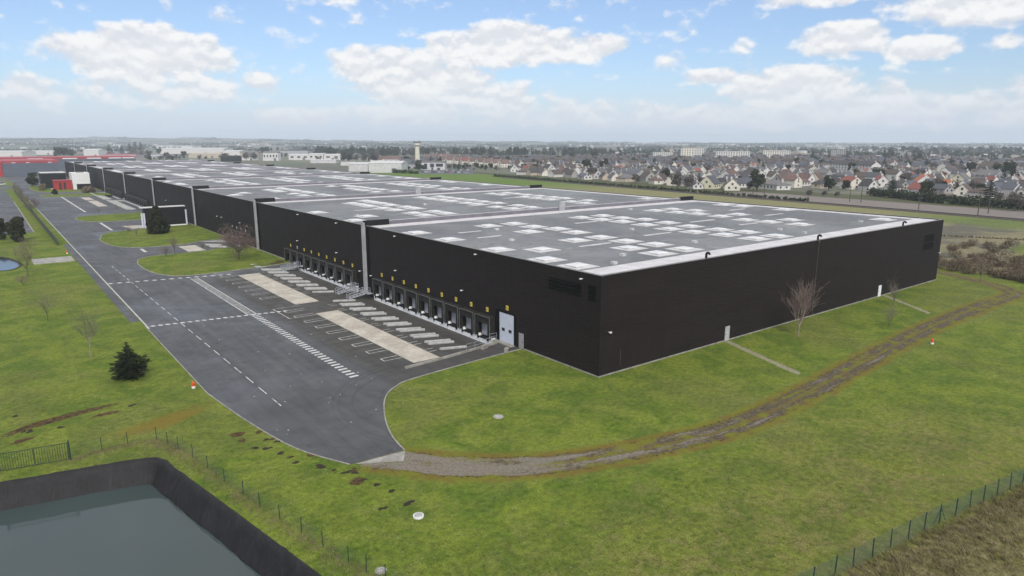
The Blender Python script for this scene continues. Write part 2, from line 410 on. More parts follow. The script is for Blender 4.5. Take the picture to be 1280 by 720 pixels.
def mat_concrete(name, a, c, scale=0.6, rough=0.85, spots=True):
    m, t, b = new_mat(name); p = pos(t)
    n1 = t.noise(p, scale, 5, 0.65, 0.5); n2 = t.noise(p, scale*6, 4, 0.7)
    k = t.mix(t.step(n1, 0.35, 0.65), a, c)
    k = t.vm('SCALE', k, scale=t.step(n2, 0.25, 0.75, 0.84, 1.16))
    if spots:
        k = t.mix(t.m('MULTIPLY', t.step(t.noise(p, 0.9, 4, 0.7, 0.8), 0.58, 0.72), 0.5), k, tuple(q*0.5 for q in a))
    t.put(b.inputs['Base Color'], k); b.inputs['Roughness'].default_value = rough; b.inputs['Specular IOR Level'].default_value = 0.3
    t.put(b.inputs['Normal'], t.bump(n2, 0.2, 0.02))
    return m

def mat_paint(name, c, wear, under=(0.075,0.078,0.085)):
    """road paint worn through to the asphalt"""
    m, t, b = new_mat(name); p = pos(t)
    n1 = t.noise(p, 1.1, 5, 0.7); n2 = t.noise(p, 8.0, 3, 0.75)
    w = t.step(t.m('ADD', t.m('MULTIPLY', n1, 0.6), t.m('MULTIPLY', n2, 0.4)), wear - 0.10, wear + 0.10)
    t.put(b.inputs['Base Color'], t.mix(w, under, c)); b.inputs['Roughness'].default_value = 0.75
    return m

def mat_leaf(name, a, c, scale=1.3):
    m, t, b = new_mat(name)
    v = t.node('ShaderNodeTexCoord').outputs['Object']
    info = t.node('ShaderNodeObjectInfo').outputs['Random']
    n = t.noise(v, scale, 4, 0.7); n2 = t.noise(v, scale*7, 2, 0.6)
    k = t.mix(t.step(t.m('ADD', t.m('MULTIPLY', n, 0.6), t.m('MULTIPLY', n2, 0.4)), 0.33, 0.67), a, c)
    k = t.vm('SCALE', k, scale=t.m('ADD', 0.8, t.m('MULTIPLY', info, 0.4)))
    t.put(b.inputs['Base Color'], k); b.inputs['Roughness'].default_value = 0.85; b.inputs['Specular IOR Level'].default_value = 0.2
    return m

M = {}
M['lawn'] = mat_grass(); M['track'] = mat_verge(); M['asphalt'] = mat_asphalt(); M['roof'] = mat_roof(); M['liner'] = mat_liner()
M['clad'] = mat_cladding('dark_cladding', (0.0185,0.0140,0.0140), 0.5); M['clad_grey'] = mat_cladding('grey_blue_cladding', (0.115,0.130,0.160), 0.55)
M['black'] = plain('black_steel', (0.009,0.009,0.010), 0.6, 0.25, spec=0.25)
M['black_matt'] = plain('black_rubber', (0.0045,0.0045,0.0045), 0.9, 0.3, spec=0.15)
M['soot'] = plain('weathered_dark_curtain', (0.020,0.0185,0.017), 0.8, 0.5, 1.6, spec=0.25)
M['frame'] = plain('grey_shelter_frame', (0.16,0.155,0.145), 0.5, 0.3)
M['pipe'] = plain('dark_grey_pipe', (0.070,0.068,0.066), 0.6, 0.2)
M['dockdoor'] = plain('pale_dock_door', (0.42,0.43,0.46), 0.5, 0.15)
M['white'] = plain('white_sheet', (0.72,0.72,0.72), 0.55, 0.08)
M['offwhite'] = plain('weathered_white_membrane', (0.51,0.505,0.505), 0.6, 0.22, 0.5)
M['dome'] = plain('translucent_dome', (0.64,0.64,0.65), 0.35, 0.06)
M['strip'] = plain('pale_membrane_strip', (0.54,0.525,0.535), 0.65, 0.16, 0.4, obj=False)
M['parapet'] = plain('mauve_grey_parapet', (0.160,0.150,0.176), 0.7, 0.2, 0.5, obj=False)
M['pilaster'] = plain('galvanised_pilaster', (0.36,0.36,0.37), 0.5, 0.2, 0.5)
M['galv'] = plain('galvanised_steel', (0.42,0.44,0.48), 0.4, 0.2, 1.0, metal=0.35)
M['pale_door'] = plain('pale_blue_grey_door', (0.55,0.59,0.68), 0.45, 0.06)
M['greydoor'] = plain('grey_person_door', (0.30,0.29,0.29), 0.5, 0.15)
M['yellow'] = plain('yellow_sign', (0.86,0.66,0.06), 0.5, 0.1)
M['glass'] = plain('dark_window_glass', (0.035,0.042,0.052), 0.12, 0.3, spec=0.6)
M['kerb'] = mat_concrete('kerb_concrete', (0.21,0.20,0.175), (0.32,0.31,0.28), 0.8)
M['dockconc'] = mat_concrete('whitened_dock_wall', (0.72,0.72,0.73), (0.84,0.84,0.85), 0.5, spots=False)
M['pad'] = mat_concrete('beige_concrete_pad', (0.37,0.335,0.285), (0.49,0.455,0.395), 0.35)
M['guide'] = mat_concrete('grey_guide_concrete', (0.33,0.33,0.32), (0.45,0.45,0.44), 1.2)
M['slab'] = mat_concrete('grey_slab', (0.24,0.23,0.21), (0.36,0.35,0.33), 0.5)
M['path'] = mat_patch('worn_path', (0.30,0.27,0.21), (0.20,0.19,0.11), 1.15, 0.85)
M['moss'] = mat_patch('rusty_moss', (0.150,0.130,0.020), (0.185,0.120,0.026), 1.35, 0.95, soft=0.9)
M['earth'] = mat_patch('bare_earth', (0.050,0.028,0.014), (0.115,0.070,0.034), 1.15, 0.95)
M['paint'] = mat_paint('road_paint', (0.54,0.54,0.54), 0.42)
M['paint_worn'] = mat_paint('worn_road_paint', (0.52,0.52,0.50), 0.44)
M['line'] = plain('pale_edge_line', (0.40,0.40,0.39), 0.8, 0.3, 0.8, obj=False)
M['water'] = mat_water('reservoir_water', (0.042,0.058,0.059)); M['water2'] = mat_water('pond_water', (0.03,0.035,0.035))
M['red'] = plain('red_facade', (0.36,0.028,0.030), 0.55, 0.15)
M['redroof'] = plain('red_roof_edge', (0.34,0.055,0.066), 0.55, 0.15, 0.1)
M['hydrant'] = plain('orange_red_paint', (0.62,0.085,0.025), 0.45, 0.1)
M['green_steel'] = plain('green_fence_steel', (0.020,0.045,0.032), 0.5, 0.2)
M['green_wire'] = plain('green_wire', (0.050,0.095,0.075), 0.6, 0.2)
M['bark'] = plain('grey_brown_bark', (0.10,0.078,0.060), 0.9, 0.35)
M['twig'] = plain('reddish_twigs', (0.155,0.112,0.098), 0.9, 0.3)
M['pale_bark'] = plain('pale_birch_bark', (0.27,0.23,0.18), 0.9, 0.3)
M['grey_twig'] = plain('grey_twigs', (0.135,0.115,0.100), 0.9, 0.3)
M['needle'] = mat_leaf('dark_needles', (0.010,0.018,0.009), (0.030,0.042,0.018))
M['ever'] = mat_leaf('evergreen_leaves', (0.015,0.022,0.009), (0.042,0.048,0.018))
M['hedge'] = mat_leaf('hedge_leaves', (0.018,0.030,0.012), (0.045,0.060,0.024))
M['bare'] = mat_leaf('bare_branch_mass', (0.070,0.060,0.055), (0.125,0.108,0.098), 0.5)
M['bramble'] = mat_leaf('brown_bramble', (0.105,0.080,0.052), (0.215,0.170,0.115), 0.5)
M['straw'] = mat_leaf('dry_grass_blades', (0.135,0.120,0.050), (0.29,0.245,0.145), 0.6)
M['tuft'] = mat_leaf('green_tuft_blades', (0.040,0.068,0.013), (0.085,0.110,0.028), 0.6)
M['wood_pole'] = plain('weathered_pole', (0.075,0.062,0.052), 0.9, 0.2)
M['steelrail'] = plain('rusty_rail', (0.060,0.048,0.042), 0.7, 0.3)

# ------------------------------------------------------------------ setting: ground
pond_rim = [(-47.95,8.3),(-48.45,9.35),(-49.3,9.95),(-50.4,10.35),(-60.4,12.6),(-84.0,17.8),(-92.0,-8.0),(-80.0,-45.0),(-39.6,-37.0),(-43.4,-16.9),(-46.4,-0.6),(-47.75,6.4)]
RECESS = [(20.3,100.6),(140.6,158.2),(281.0,342.0),(349.0,409.0)]
near = [(-260,-140),(330,-140),(330,760),(-260,760)]
rec_holes = [[(-9.9,a),(0.0,a),(0.0,b),(-9.9,b)] for a, b in RECESS]
fill('ground', near, rec_holes + [pond_rim], 0.0, M['lawn'])

def mat_farm():
    m, t, b = new_mat('farmland'); p = pos(t)
    q = t.vm('ADD', p, t.vm('SCALE', t.node('ShaderNodeTexNoise').outputs[1], scale=0.0))
    cell = t.voro(t.vm('MULTIPLY', q, (1.0, 1.0, 0.0)), 0.0026).outputs['Color']
    r = t.xyz(cell)
    c = t.mix(r[0], (0.070,0.082,0.048), (0.150,0.150,0.105))
    c = t.mix(t.step(r[1], 0.50, 0.70), c, (0.16,0.135,0.115))
    c = t.mix(t.step(t.noise(p, 0.0016, 4, 0.65), 0.52, 0.60), c, (0.040,0.045,0.035))
    c = t.vm('SCALE', c, scale=t.step(t.noise(p, 0.02, 4, 0.7), 0.25, 0.75, 0.75, 1.25))
    t.put(b.inputs['Base Color'], c); b.inputs['Roughness'].default_value = 0.95
    return m
M['farm'] = mat_farm()
FAR = 9000
fill('farmland', [(-FAR,-FAR),(FAR,-FAR),(FAR,FAR),(-FAR,FAR)], [near], 0.0, M['farm'])

# hills closing the horizon, highest to the left
def hill_profile(az):
    pts = [(-10,74),(2,72),(12,66),(20,58),(30,42),(38,32),(46,28),(54,22),(60,18),(66,22),(72,14),(80,10),(95,8)]
    for (a, h), (b_, h2) in zip(pts, pts[1:]):
        if az <= b_: return h + (h2 - h) * max(0, (az - a)) / (b_ - a)
    return 8
mb = MB(); NA, NR = 110, 26
rs = [1700 + (8700 - 1700) * (k / (NR - 1)) for k in range(NR)]
for k, r in enumerate(rs):
    for i in range(NA):
        az = -12 + 106 * i / (NA - 1); f = max(0.0, (r - 2300) / 5600.0); f = min(1.0, f); f = f * f * (3 - 2 * f)
        wob = 0.92+0.12*math.sin(az*0.22+r*0.0007)+0.07*math.sin(az*0.7-r*0.0013)+0.03*math.sin(az*2.1+r*0.002)
        z = 0.012 + hill_profile(az) * f * wob
        mb.v.append((CX + r * math.sin(R(az)), CY + r * math.cos(R(az)), z))
for k in range(NR - 1):
    for i in range(NA - 1):
        a = k * NA + i; mb.f.append((a, a + 1, a + NA + 1, a + NA)); mb.mi.append(0)
struct(mb.build('hills', M['farm'], smooth=True))

# ------------------------------------------------------------------ setting: roads
kerb_l = [(-40.35,690),(-40.35,24.4)] + spline([(-40.35,24.4),(-39.2,13.3),(-37.5,3.5),(-34.8,-2.9)], 5)[1:]
kerb_r = spline([(-29.5,-3.3),(-28.9,0.3),(-27.5,4.4),(-25.5,8.6),(-23.7,11.2),(-21.7,12.8),(-18.9,13.9),(-7.7,15.0),(-2.3,15.35)], 4)
road_poly = kerb_l + kerb_r + [(-0.04,15.45)]
for a, b in RECESS: road_poly += [(-0.04,a),(-9.9,a),(-9.9,b),(-0.04,b)]
road_poly += [(-0.04,690)]
fill('road', road_poly, [], 0.008, M['asphalt'])
# dock aprons falling to the dock wall
for a, b in RECESS:
    mb = MB(); mb.quad((-9.9,a,0.008),(0.0,a,-1.08),(0.0,b,-1.08),(-9.9,b,0.008))
    o = mb.build('dock_apron', M['asphalt']); struct(o)
    mb = MB()
    for yy in (a, b): mb.add([(-9.9,yy,0.004),(0,yy,-1.1),(0,yy,0.004)], [(0,1,2)])
    struct(mb.build('apron_side_wall', M['guide'], raw=True))
# side lot with its pale edge, on the left
mb = MB(); mb.rect(-110,-46.9,214,470,0.010); struct(mb.build('parking_lot', M['asphalt']))
mb = MB(); mb.rect(-60,-42.6,478,520,0.014); struct(mb.build('side_road', M['asphalt']))
mb = MB()
for i in range(14):
    yy = 222 + i*9; mb.rect(-56.0,-50.5,yy,yy+0.16,0.020); mb.rect(-68,-62.5,yy,yy+0.16,0.020)
mb.rect(-56.0,-55.8,222,348,0.025); mb.rect(-62.7,-62.5,222,348,0.025)
struct(mb.build('parking_marking', M['paint_worn']))
mb = MB(); mb.kerb([(-46.7,214),(-46.7,360)], 0.35, 0, 0.12); struct(mb.build('kerb', M['kerb']))
# shoulder and edge lines of the main road
mb = MB(); mb.rect(-41.9,-40.45,66,176,0.006); struct(mb.build('road_shoulder', M['asphalt']))
mb = MB(); mb.rect(-40.32,-40.08,60,420,0.016); struct(mb.build('edge_line', M['line']))
mb = MB(); mb.kerb([(-40.42,62)] + [(p[0]-0.07,p[1]) for p in kerb_l[1:]], 0.13, 0, 0.07)
struct(mb.build('kerb', M['kerb']))
mb = MB(); mb.kerb([(p[0]+0.05,p[1]-0.06) for p in kerb_r] + [(-0.3,15.3)], 0.15, 0, 0.10); struct(mb.build('kerb', M['kerb']))

# grass islands along the road
ISL = {
 'a': [(-29.6,133),(-30.7,127),(-30.8,118),(-29.9,110.8),(-28.2,106),(-25.9,103.7),(-21,102.9),(-13,103.6),(-1.2,105.6),(-0.4,110),(-0.4,136),(-1.2,140.0),(-9.5,140.0),(-11.5,138.0),(-18.0,137.6),(-22.5,137.6),(-26.8,136.8)],
 'b': [(-31.2,186),(-32.1,180),(-32.0,171),(-30.6,163),(-27.8,157.5),(-22.5,154.8),(-14.0,154.8),(-10.6,157),(-8.0,159.0),(-2.0,159.4),(-0.5,162),(-0.5,206),(-13.5,203.9),(-18.5,201),(-25.5,198.6),(-29.5,194)],
 'c': [(-30.6,257),(-31.4,250),(-30.6,243),(-26.5,235.5),(-20,234),(-4.0,235.5),(-0.5,240),(-0.5,262),(-10,263),(-22,262.5),(-28,261)],
 'd': [(-33.5,500),(-34.3,470),(-33.0,445),(-29.5,428),(-22,424),(-9,426),(-0.5,432),(-0.5,444),(-12,448),(-20,462),(-30,508)],
 'e': [(-33,400),(-33.2,388),(-29,384),(-14,382),(-2,383),(-1,398),(-8,406),(-22,404),(-30,405)],
}
for k, pl in ISL.items():
    pl = [tuple(q) for q in spline(pl + [pl[0]], 3)[:-1]]
    mb = MB(); mb.prism(pl, 0.004, 0.11); struct(mb.build('grass_island', M['lawn']))
    mb = MB(); mb.kerb(pl + [pl[0]], 0.22, 0.002, 0.13); struct(mb.build('kerb', M['kerb']))

# concrete slabs
for (x0,x1,y0,y1) in [(-15.5,-11.4,19.3,53.3),(-15.8,-11.3,61.9,97.0),(-17.2,-13.3,306,345),(-17.4,-13.5,350,372)]:
    mb = MB(); mb.rect(x0,x1,y0,y1,0.014); struct(mb.build('concrete_pad', M['pad']))
mb = MB(); mb.rect(-16.4,-11.9,139.5,151.5,0.016); struct(mb.build('concrete_pad', M['pad']))
mb = MB(); mb.rect(-50.8,-42.3,141.2,150.8,0.008); struct(mb.build('concrete_slab', M['slab']))
mb = MB(); mb.quad((-20,205,0.013),(-14.9,205.0,0.013),(-14.9,214,0.013),(-21,216,0.013)); struct(mb.build('concrete_pad', M['pad']))
mb = MB(); mb.rect(-24,-12,452,476,0.125); struct(mb.build('forecourt', M['pad']))

# painted markings
mb = MB()
for i in range(20):
    k = i / 19; x = -39.4 + 20.4 * k; y = 61.4 - 3.1 * k
    mb.obox((x,y), 0.56, 0.78, 0.0165, 0.0185, R(38))
for i in range(15):
    k = i / 14; x = -39.6 + 22.5 * k; y = 104.0 - 4.6 * k
    mb.obox((x,y), 0.75, 1.0, 0.0165, 0.0185, R(38))
struct(mb.build('crossing_marking', M['paint']))
mb = MB(); y = 15.0
while y < 128:
    x = -34.9 - 1.3 * (y - 15) / 113; mb.obox((x, y + 1.5), 0.13, 2.9, 0.0165, 0.0185, R(0.7)); y += 4.75
struct(mb.build('centre_marking', M['paint_worn']))
mb = MB(); y = 19.0
while y < 59: mb.rect(-24.75,-23.55,y,y+0.52,0.018); y += 1.14
struct(mb.build('ladder_marking', M['paint']))
mb = MB(); y = 59.3
while y < 99: mb.rect(-24.9,-23.8,y,y+0.30,0.018); y += 0.85
mb.rect(-25.15,-24.95,59,99.3,0.018); mb.rect(-23.75,-23.55,59,99.3,0.018)
mb.rect(-25.4,-24.6,281,386,0.018); mb.rect(-26.0,-25.2,204,232,0.018); mb.rect(-26.0,-25.2,146,153,0.018)
for i in range(6): mb.rect(-27+i*1.6,-26.2+i*1.6,315.5,316.6,0.020)
struct(mb.build('ladder_marking', M['paint_worn']))
DOCK1 = [23.9 + 4.32 * i for i in range(9)]
DOCK2 = [71.5 + 4.42 * i for i in range(9)]
mb = MB()
for cell in (DOCK1, DOCK2):
    for d in cell:
        y0, y1 = d - 2.15 + 0.55, d - 2.15 + 1.75
        xl = -19.3 if cell is DOCK2 else -19.2 + (d - 58) * -0.03
        mb.rect(xl,-15.6,y0,y0+0.14,0.018); mb.rect(xl,-15.6,y1,y1+0.14,0.018); mb.rect(xl-0.14,xl,y0,y1+0.14,0.018)
        mb.rect(-11.3,-9.95,y0,y0+0.14,0.018); mb.rect(-11.3,-9.95,y1,y1+0.14,0.018)
struct(mb.build('bay_marking', M['paint_worn']))
mb = MB()
for (x0,x1,y0,y1) in [(-20.4,-20.25,52.5,60.8),(-20.25,-15.6,52.5,52.64),(-20.25,-15.6,60.66,60.8)]: mb.rect(x0,x1,y0,y1,0.022)
struct(mb.build('bay_marking', M['paint_worn']))
# grit and paint crumbs on the tarmac
rr = random.Random(5); mb = MB()
for i in range(90):
    x = rr.uniform(-38,-20); y = rr.uniform(-1,60) if i < 60 else rr.uniform(60,240)
    if x > -29 and y < 6: continue
    s = rr.uniform(0.04,0.16); mb.obox((x,y), s, s*rr.uniform(0.5,1.6), 0.010, 0.03, rr.uniform(0,3))
stuff(tag(mb.build('grit', M['guide']), 'pale grit and crumbs scattered on the asphalt', 'grit'))

def uv_strip(name, pts, half, z, mat, n=6, scale_v=1.0, unit=False):
    sp = spline(pts, n); P = []; UV = []; L = 0.0
    for i, p in enumerate(sp):
        a = Vector(sp[max(i-1,0)]); b = Vector(sp[min(i+1,len(sp)-1)]); d = (b-a).normalized(); nn = Vector((-d.y, d.x))
        if i: L += (Vector(sp[i]) - Vector(sp[i-1])).length
        for s_ in (-1, 1):
            P.append((p[0]+nn.x*half*s_, p[1]+nn.y*half*s_, z)); UV.append((half*s_ if not unit else 1.6*s_, L))
    if unit: UV = [(u, (v / L * 2 - 1) * 1.6 if unit == 'blob' else 0.0) for u, v in UV]
    F = [(2*i,2*i+2,2*i+3,2*i+1) for i in range(len(sp)-1)]
    me = bpy.data.meshes.new(name); me.from_pydata(P, [], F); me.materials.append(mat)
    ul = me.uv_layers.new(name='UVMap')
    for l in me.loops: ul.data[l.index].uv = UV[l.vertex_index]
    bm = bmesh.new(); bm.from_mesh(me)
    for f in bm.faces:
        if f.normal.z < 0: f.normal_flip()
    bm.to_mesh(me); bm.free()
    o = bpy.data.objects.new(name, me); col.objects.link(o); return struct(o)

track_pts = [(-33.0,-2.6),(-30.8,-5.0),(-26.4,-10.0),(-19.8,-14.3),(-11.4,-17.1),(-6.3,-18.3),(-0.6,-19.3),(9.5,-19.3),(20,-18.5),(37,-17.0),(59,-15.4),(84,-15.0),(95,-15.6),(100.5,-14.0),(105.5,-9.0),(110.5,0.5),(116,16),(120,40)]
uv_strip('dirt_track', track_pts, 3.6, 0.005, M['track'], 8)
mb = MB(); mb.quad((-34.4,-3.1,0.010),(-29.4,-3.5,0.010),(-30.6,-5.3,0.010),(-32.3,-4.3,0.010)); struct(mb.build('track_apron', M['slab']))
uv_strip('footpath', [(26.5,-0.1),(24.6,-5.5),(22.6,-11.0),(21.0,-15.9)], 0.8, 0.004, M['path'], 5, unit='line')
uv_strip('footpath', [(77.2,-0.1),(74.0,-4.5),(71.0,-8.5),(67.8,-12.6)], 0.75, 0.004, M['path'], 5, unit='line')
uv_strip('mossy_strip', [(-39.3,22.0),(-42.0,20.5),(-45.5,18.6),(-49.5,17.6),(-54,17.8)], 2.6, 0.004, M['moss'], 5, unit='blob')
uv_strip('mossy_strip', [(-32.6,-4.6),(-29.5,-9.0),(-24,-13.5),(-18,-16.2)], 1.2, 0.003, M['moss'], 5, unit='blob')
for pl, hw in [([(-62,22),(-58.5,25.0),(-54.5,26.3),(-50.5,27.0),(-47,26.6)],0.75), ([(-60,21.0),(-58.3,21.8),(-56.5,22.2)],0.5), ([(-52.8,24.2),(-50.6,24.5),(-48.5,24.2)],0.45),
               ([(-42.2,10.6),(-41.0,10.2),(-39.9,9.9)],0.6), ([(-41.6,8.6),(-40.6,8.3)],0.5), ([(-39.6,9.6),(-38.7,9.2)],0.45), ([(-37.4,1.5),(-36.4,0.9)],0.42),
               ([(-35.4,-0.7-3.2),(-34.6,-4.5)],0.5), ([(-36.4,-5.6),(-34.9,-6.8)],0.75), ([(-8,-0.8+107),(-3.0,107.5),(-1.2,112)],1.0)]:
    uv_strip('bare_earth', pl, hw*1.6, 0.115 if pl[0][1] > 100 else 0.006, M['earth'], 5, unit='blob')
# burrows and clods: dark pits thrown up along the bank
rr = random.Random(11); mb = MB()
spots = [at(*q) for q in [(62,529),(76,534),(24,538),(37,540),(33,539),(335,560),(350,567),(362,572),(372,577),(398,582),(404,584),(436,590),(443,591),(452,600),(470,606),(491,613),(478,636),(508,630),(418,587),(320,560),(167,506),(20,520),(335,549),(345,552)]]
for x, y in spots:
    for _ in range(3):
        ox, oy = rr.gauss(0,0.16), rr.gauss(0,0.12); rad = rr.uniform(0.10,0.24)
        prof = []
        n = 7; P = [(x+ox, y+oy, 0.02 + rr.uniform(0.05,0.13))]
        for i in range(n):
            a = 2*math.pi*i/n; r2 = rad*rr.uniform(0.7,1.3); P.append((x+ox+r2*1.5*math.cos(a), y+oy+r2*math.sin(a), 0.0))
        mb.add(P, [(0,1+i,1+(i+1)%n) for i in range(n)])
M['soil'] = plain('dark_soil', (0.028,0.019,0.012), 0.95, 0.4, 2.0, obj=False)
stuff(tag(mb.build('soil_clods', M['soil']), 'clods of dark turned soil scattered along the grass bank', 'soil'))
rr = random.Random(3); mb = MB()
for i in range(230):
    px, py = rr.uniform(0,760), rr.uniform(495,715)
    if rr.random() < 0.25: px, py = rr.uniform(700,1250), rr.uniform(560,715)
    x, y = at(px, py)
    if x > -40.6 and y > -2.5: continue
    s = rr.uniform(0.02,0.05)
    if inside((x,y), pond_rim): continue
    mb.obox((x,y), s, s*rr.uniform(0.6,1.5), 0.0, 0.04, rr.uniform(0,3))
stuff(tag(mb.build('pale_stones', M['guide']), 'tiny pale specks of stone and daisies scattered through the grass', 'stones'))

# ------------------------------------------------------------------ setting: reservoir and pond
def inset(poly, d):
    n = len(poly); out = []
    for i in range(n):
        a = Vector(poly[i-1]); b = Vector(poly[i]); c = Vector(poly[(i+1) % n])
        d1 = (b-a).normalized(); d2 = (c-b).normalized(); n1 = Vector((-d1.y,d1.x)); n2 = Vector((-d2.y,d2.x))
        q = (n1+n2); q.normalize(); out.append(tuple(b + q * (d / max(0.35, q.dot(n1)))))
    return out
def resample(poly, step):
    out = []; n = len(poly)
    for i in range(n):
        a = Vector(poly[i]); b = Vector(poly[(i+1) % n]); k = max(1, int((b-a).length/step))
        for j in range(k): out.append(tuple(a + (b-a)*j/k))
    return out
rim = resample(pond_rim, 0.5)
rr = random.Random(2)
rings = []
for d, z in ((-0.02,0.004),(0.10,0.10),(0.28,0.06),(0.55,-0.5),(0.95,-1.25),(1.45,-2.1),(2.2,-3.2)):
    base = []
    for i, (x, y) in enumerate(rim):
        nx_ = Vector(rim[(i+1) % len(rim)]) - Vector(rim[i-1]); nx_.normalize(); nn = Vector((-nx_.y, nx_.x))
        # left of a counter-clockwise rim is inside
        w = 0.06*math.sin(i*0.37) + 0.03*math.sin(i*1.3+1) + rr.uniform(-0.02,0.02)
        if z <= 0.01 and d < 0.1: w = 0
        base.append((x + nn.x*(d+w), y + nn.y*(d+w), z + (rr.uniform(-0.03,0.04) if d > 0 else 0)))
    rings.append(base)
area = sum(rim[i][0]*rim[(i+1)%len(rim)][1]-rim[(i+1)%len(rim)][0]*rim[i][1] for i in range(len(rim)))
if area < 0:   # clockwise: flip the inward offset
    for base in rings:
        for i, (x, y, z) in enumerate(base):
            rx0, ry0 = rim[i]; base[i] = (2*rx0-x, 2*ry0-y, z)
n = len(rim); P = [p for r_ in rings for p in r_]; F = [(k*n+i, k*n+(i+1)%n, (k+1)*n+(i+1)%n, (k+1)*n+i) for k in range(len(rings)-1) for i in range(n)]
me = bpy.data.meshes.new('pond_liner'); me.from_pydata(P, [], F); me.materials.append(M['liner'])
ul = me.uv_layers.new(name='UVMap')
for l in me.loops: ul.data[l.index].uv = ((l.vertex_index % n)*0.5, l.vertex_index//n)
bm = bmesh.new(); bm.from_mesh(me); bmesh.ops.recalc_face_normals(bm, faces=bm.faces)
for f in bm.faces:
    if f.normal.z < 0: f.normal_flip()
bm.to_mesh(me); bm.free(); me.polygons.foreach_set('use_smooth', [True]*len(me.polygons))
o = bpy.data.objects.new('pond_liner', me); col.objects.link(o); struct(o)
inner = [(p[0],p[1]) for p in rings[-2]]
fill('reservoir_water', inner, [], -1.95, M['water'])
struct(MB().prism([(-95,-60),(-30,-60),(-30,25),(-95,25)], -3.6, -3.5).build('reservoir_bed', M['soil']))
small = spline([(-60,136.5),(-56,135.6),(-54.2,138),(-53.2,143),(-54,150),(-56.5,159),(-62,160),(-70,150),(-66,139),(-60,136.5)], 4)[:-1]
fill('pond_water', [tuple(p) for p in small], [], 0.008, M['water2'])
mb = MB(); mb.kerb(small + [small[0]], 0.5, -0.05, 0.07); struct(mb.build('pond_edge', M['soil']))

# ------------------------------------------------------------------ warehouse
WX, WY, WH = 101.5, 640.0, 13.0
FIRE = [65.2, 132.0, 200.5, 270.0, 342.5, 415.0, 490.0, 565.0]
wh = empty('warehouse')
tag(wh, 'vast black clad logistics warehouse with loading docks and a pale skylight roof', 'warehouse')
mb = MB(); t_ = 0.35
mb.box(0,WX,0,t_,-1.3,WH); mb.box(0,t_,t_,WY,-1.3,WH); mb.box(WX-t_,WX,t_,WY,0,WH); mb.box(t_,WX-t_,WY-t_,WY,0,WH)
mb.build('wall', M['clad'], wh)
mb = MB(); mb.box(t_,WX-t_,t_,WY-t_,12.3,12.82); mb.build('roof', M['roof'], wh)
mb = MB()
mb.box(-0.05,0.40,-0.05,0.0,WH-0.10,WH+0.05); mb.box(-0.06,0.42,0.0,WY,WH+0.002,WH+0.05); mb.box(0.42,WX+0.05,-0.06,0.42,WH+0.003,WH+0.05); mb.box(WX-0.42,WX+0.06,0.42,WY,WH+0.002,WH+0.05)
mb.build('coping', M['frame'], wh)
mb = MB(); mb.box(0.36,WX-0.36,0.36,4.7,12.82,12.86); mb.build('edge_membrane', M['strip'], wh)
mb = MB(); mb.box(98.4,WX-0.36,4.72,WY-1,12.82,12.85); mb.build('edge_membrane', M['strip'], wh)
mb = MB(); mb.box(0.36,1.1,4.72,WY-1,12.82,12.84); mb.build('edge_membrane', M['strip'], wh)
mb = MB(); mb.box(0.0,WX+0.02,-0.06,-0.005,-0.05,0.17); mb.build('plinth', M['kerb'], wh)
mb = MB(); mb.box(WX+0.003,WX+0.08,0,WY,-0.05,0.17); mb.build('plinth', M['kerb'], wh)
mb = MB(); mb.box(-0.08,-0.005,-0.05,14.9,-0.05,0.17); mb.build('plinth', M['kerb'], wh)
mb = MB(); mb.box(-0.10,-0.005,100.8,140.4,-0.05,0.18); mb.build('plinth', M['kerb'], wh)
mb = MB(); mb.box(-0.10,-0.005,158.4,280.8,-0.05,0.18); mb.build('plinth', M['kerb'], wh)
mb = MB(); mb.box(-0.05,0.25,-0.055,-0.004,0.26,WH); mb.build('corner_trim', M['black'], wh)
for f in FIRE:
    mb = MB(); mb.box(5.3,96.2,f-0.22,f+0.22,12.82,13.62); mb.box(0.36,WX-0.36,f+0.25,f+0.6,12.82,12.9)
    pr = mb.build('parapet', M['parapet'], wh)
    mb = MB(); mb.box(5.3,96.2,f-0.26,f+0.26,13.625,13.66); mb.build('capping', M['strip'], pr)
    mb = MB(); mb.box(1.12,98.38,f-4.3,f-0.24,12.83,12.87); mb.build('flashing', M['strip'], wh)
    mb = MB(); mb.box(1.12,98.38,f+0.62,f+2.2,12.83,12.86); mb.build('flashing', M['strip'], wh)
    for x0, x1 in ((-0.10,5.25),(96.25,WX+0.10)):
        mb = MB(); mb.box(x0,x1,f-0.45,f+0.30,12.88,13.95); mb.build('firewall_end', M['black'], wh)
    mb = MB(); mb.box(-0.46,-0.004,f-0.45,f+0.45,-0.6,13.6); mb.build('pilaster', M['pilaster'], wh)
    mb = MB(); mb.box(-0.22,-0.003,f-1.75,f-1.25,0.3,12.9); mb.build('cable_duct', M['black_matt'], wh)
# skylights: first two bays one by one, the rest as one part
SKY1 = [(3.0,7.5),(3.0,13.9),(3.0,25.4),(3.0,39.2),(3.0,50.2),(8.4,21.2),(19.4,25.5),(19.7,7.9),(20.1,14.1),(20.2,38.9),(19.5,50.6),(25.4,19.6),(25.4,25.5),(26.1,8.1),(26.4,14.1),(26.5,33),(27.2,38.9),(25.7,44.2),(25.7,50.4),
        (43.9,25.8),(44.0,20.1),(44.3,50.4),(44.9,44.9),(45,8.2),(45.1,14.3),(45.4,33.1),(45.7,39.6),(50.4,26),(50.6,19.5),(50.8,50.3),(50.8,44.4),(51,7.8),(51.5,14.3),(51.6,32.7),(52.4,39.5),
        (68.8,26),(69.1,50.9),(69.4,20.8),(69.9,44.9),(70.4,14.6),(70.7,33.6),(71,39.8),(75.2,50.7),(76.3,20.2),(76.7,44.9),(77.2,33.5),(94.9,50.1),(95.3,44.6),(95.8,33.2),(92.5,8.4)]
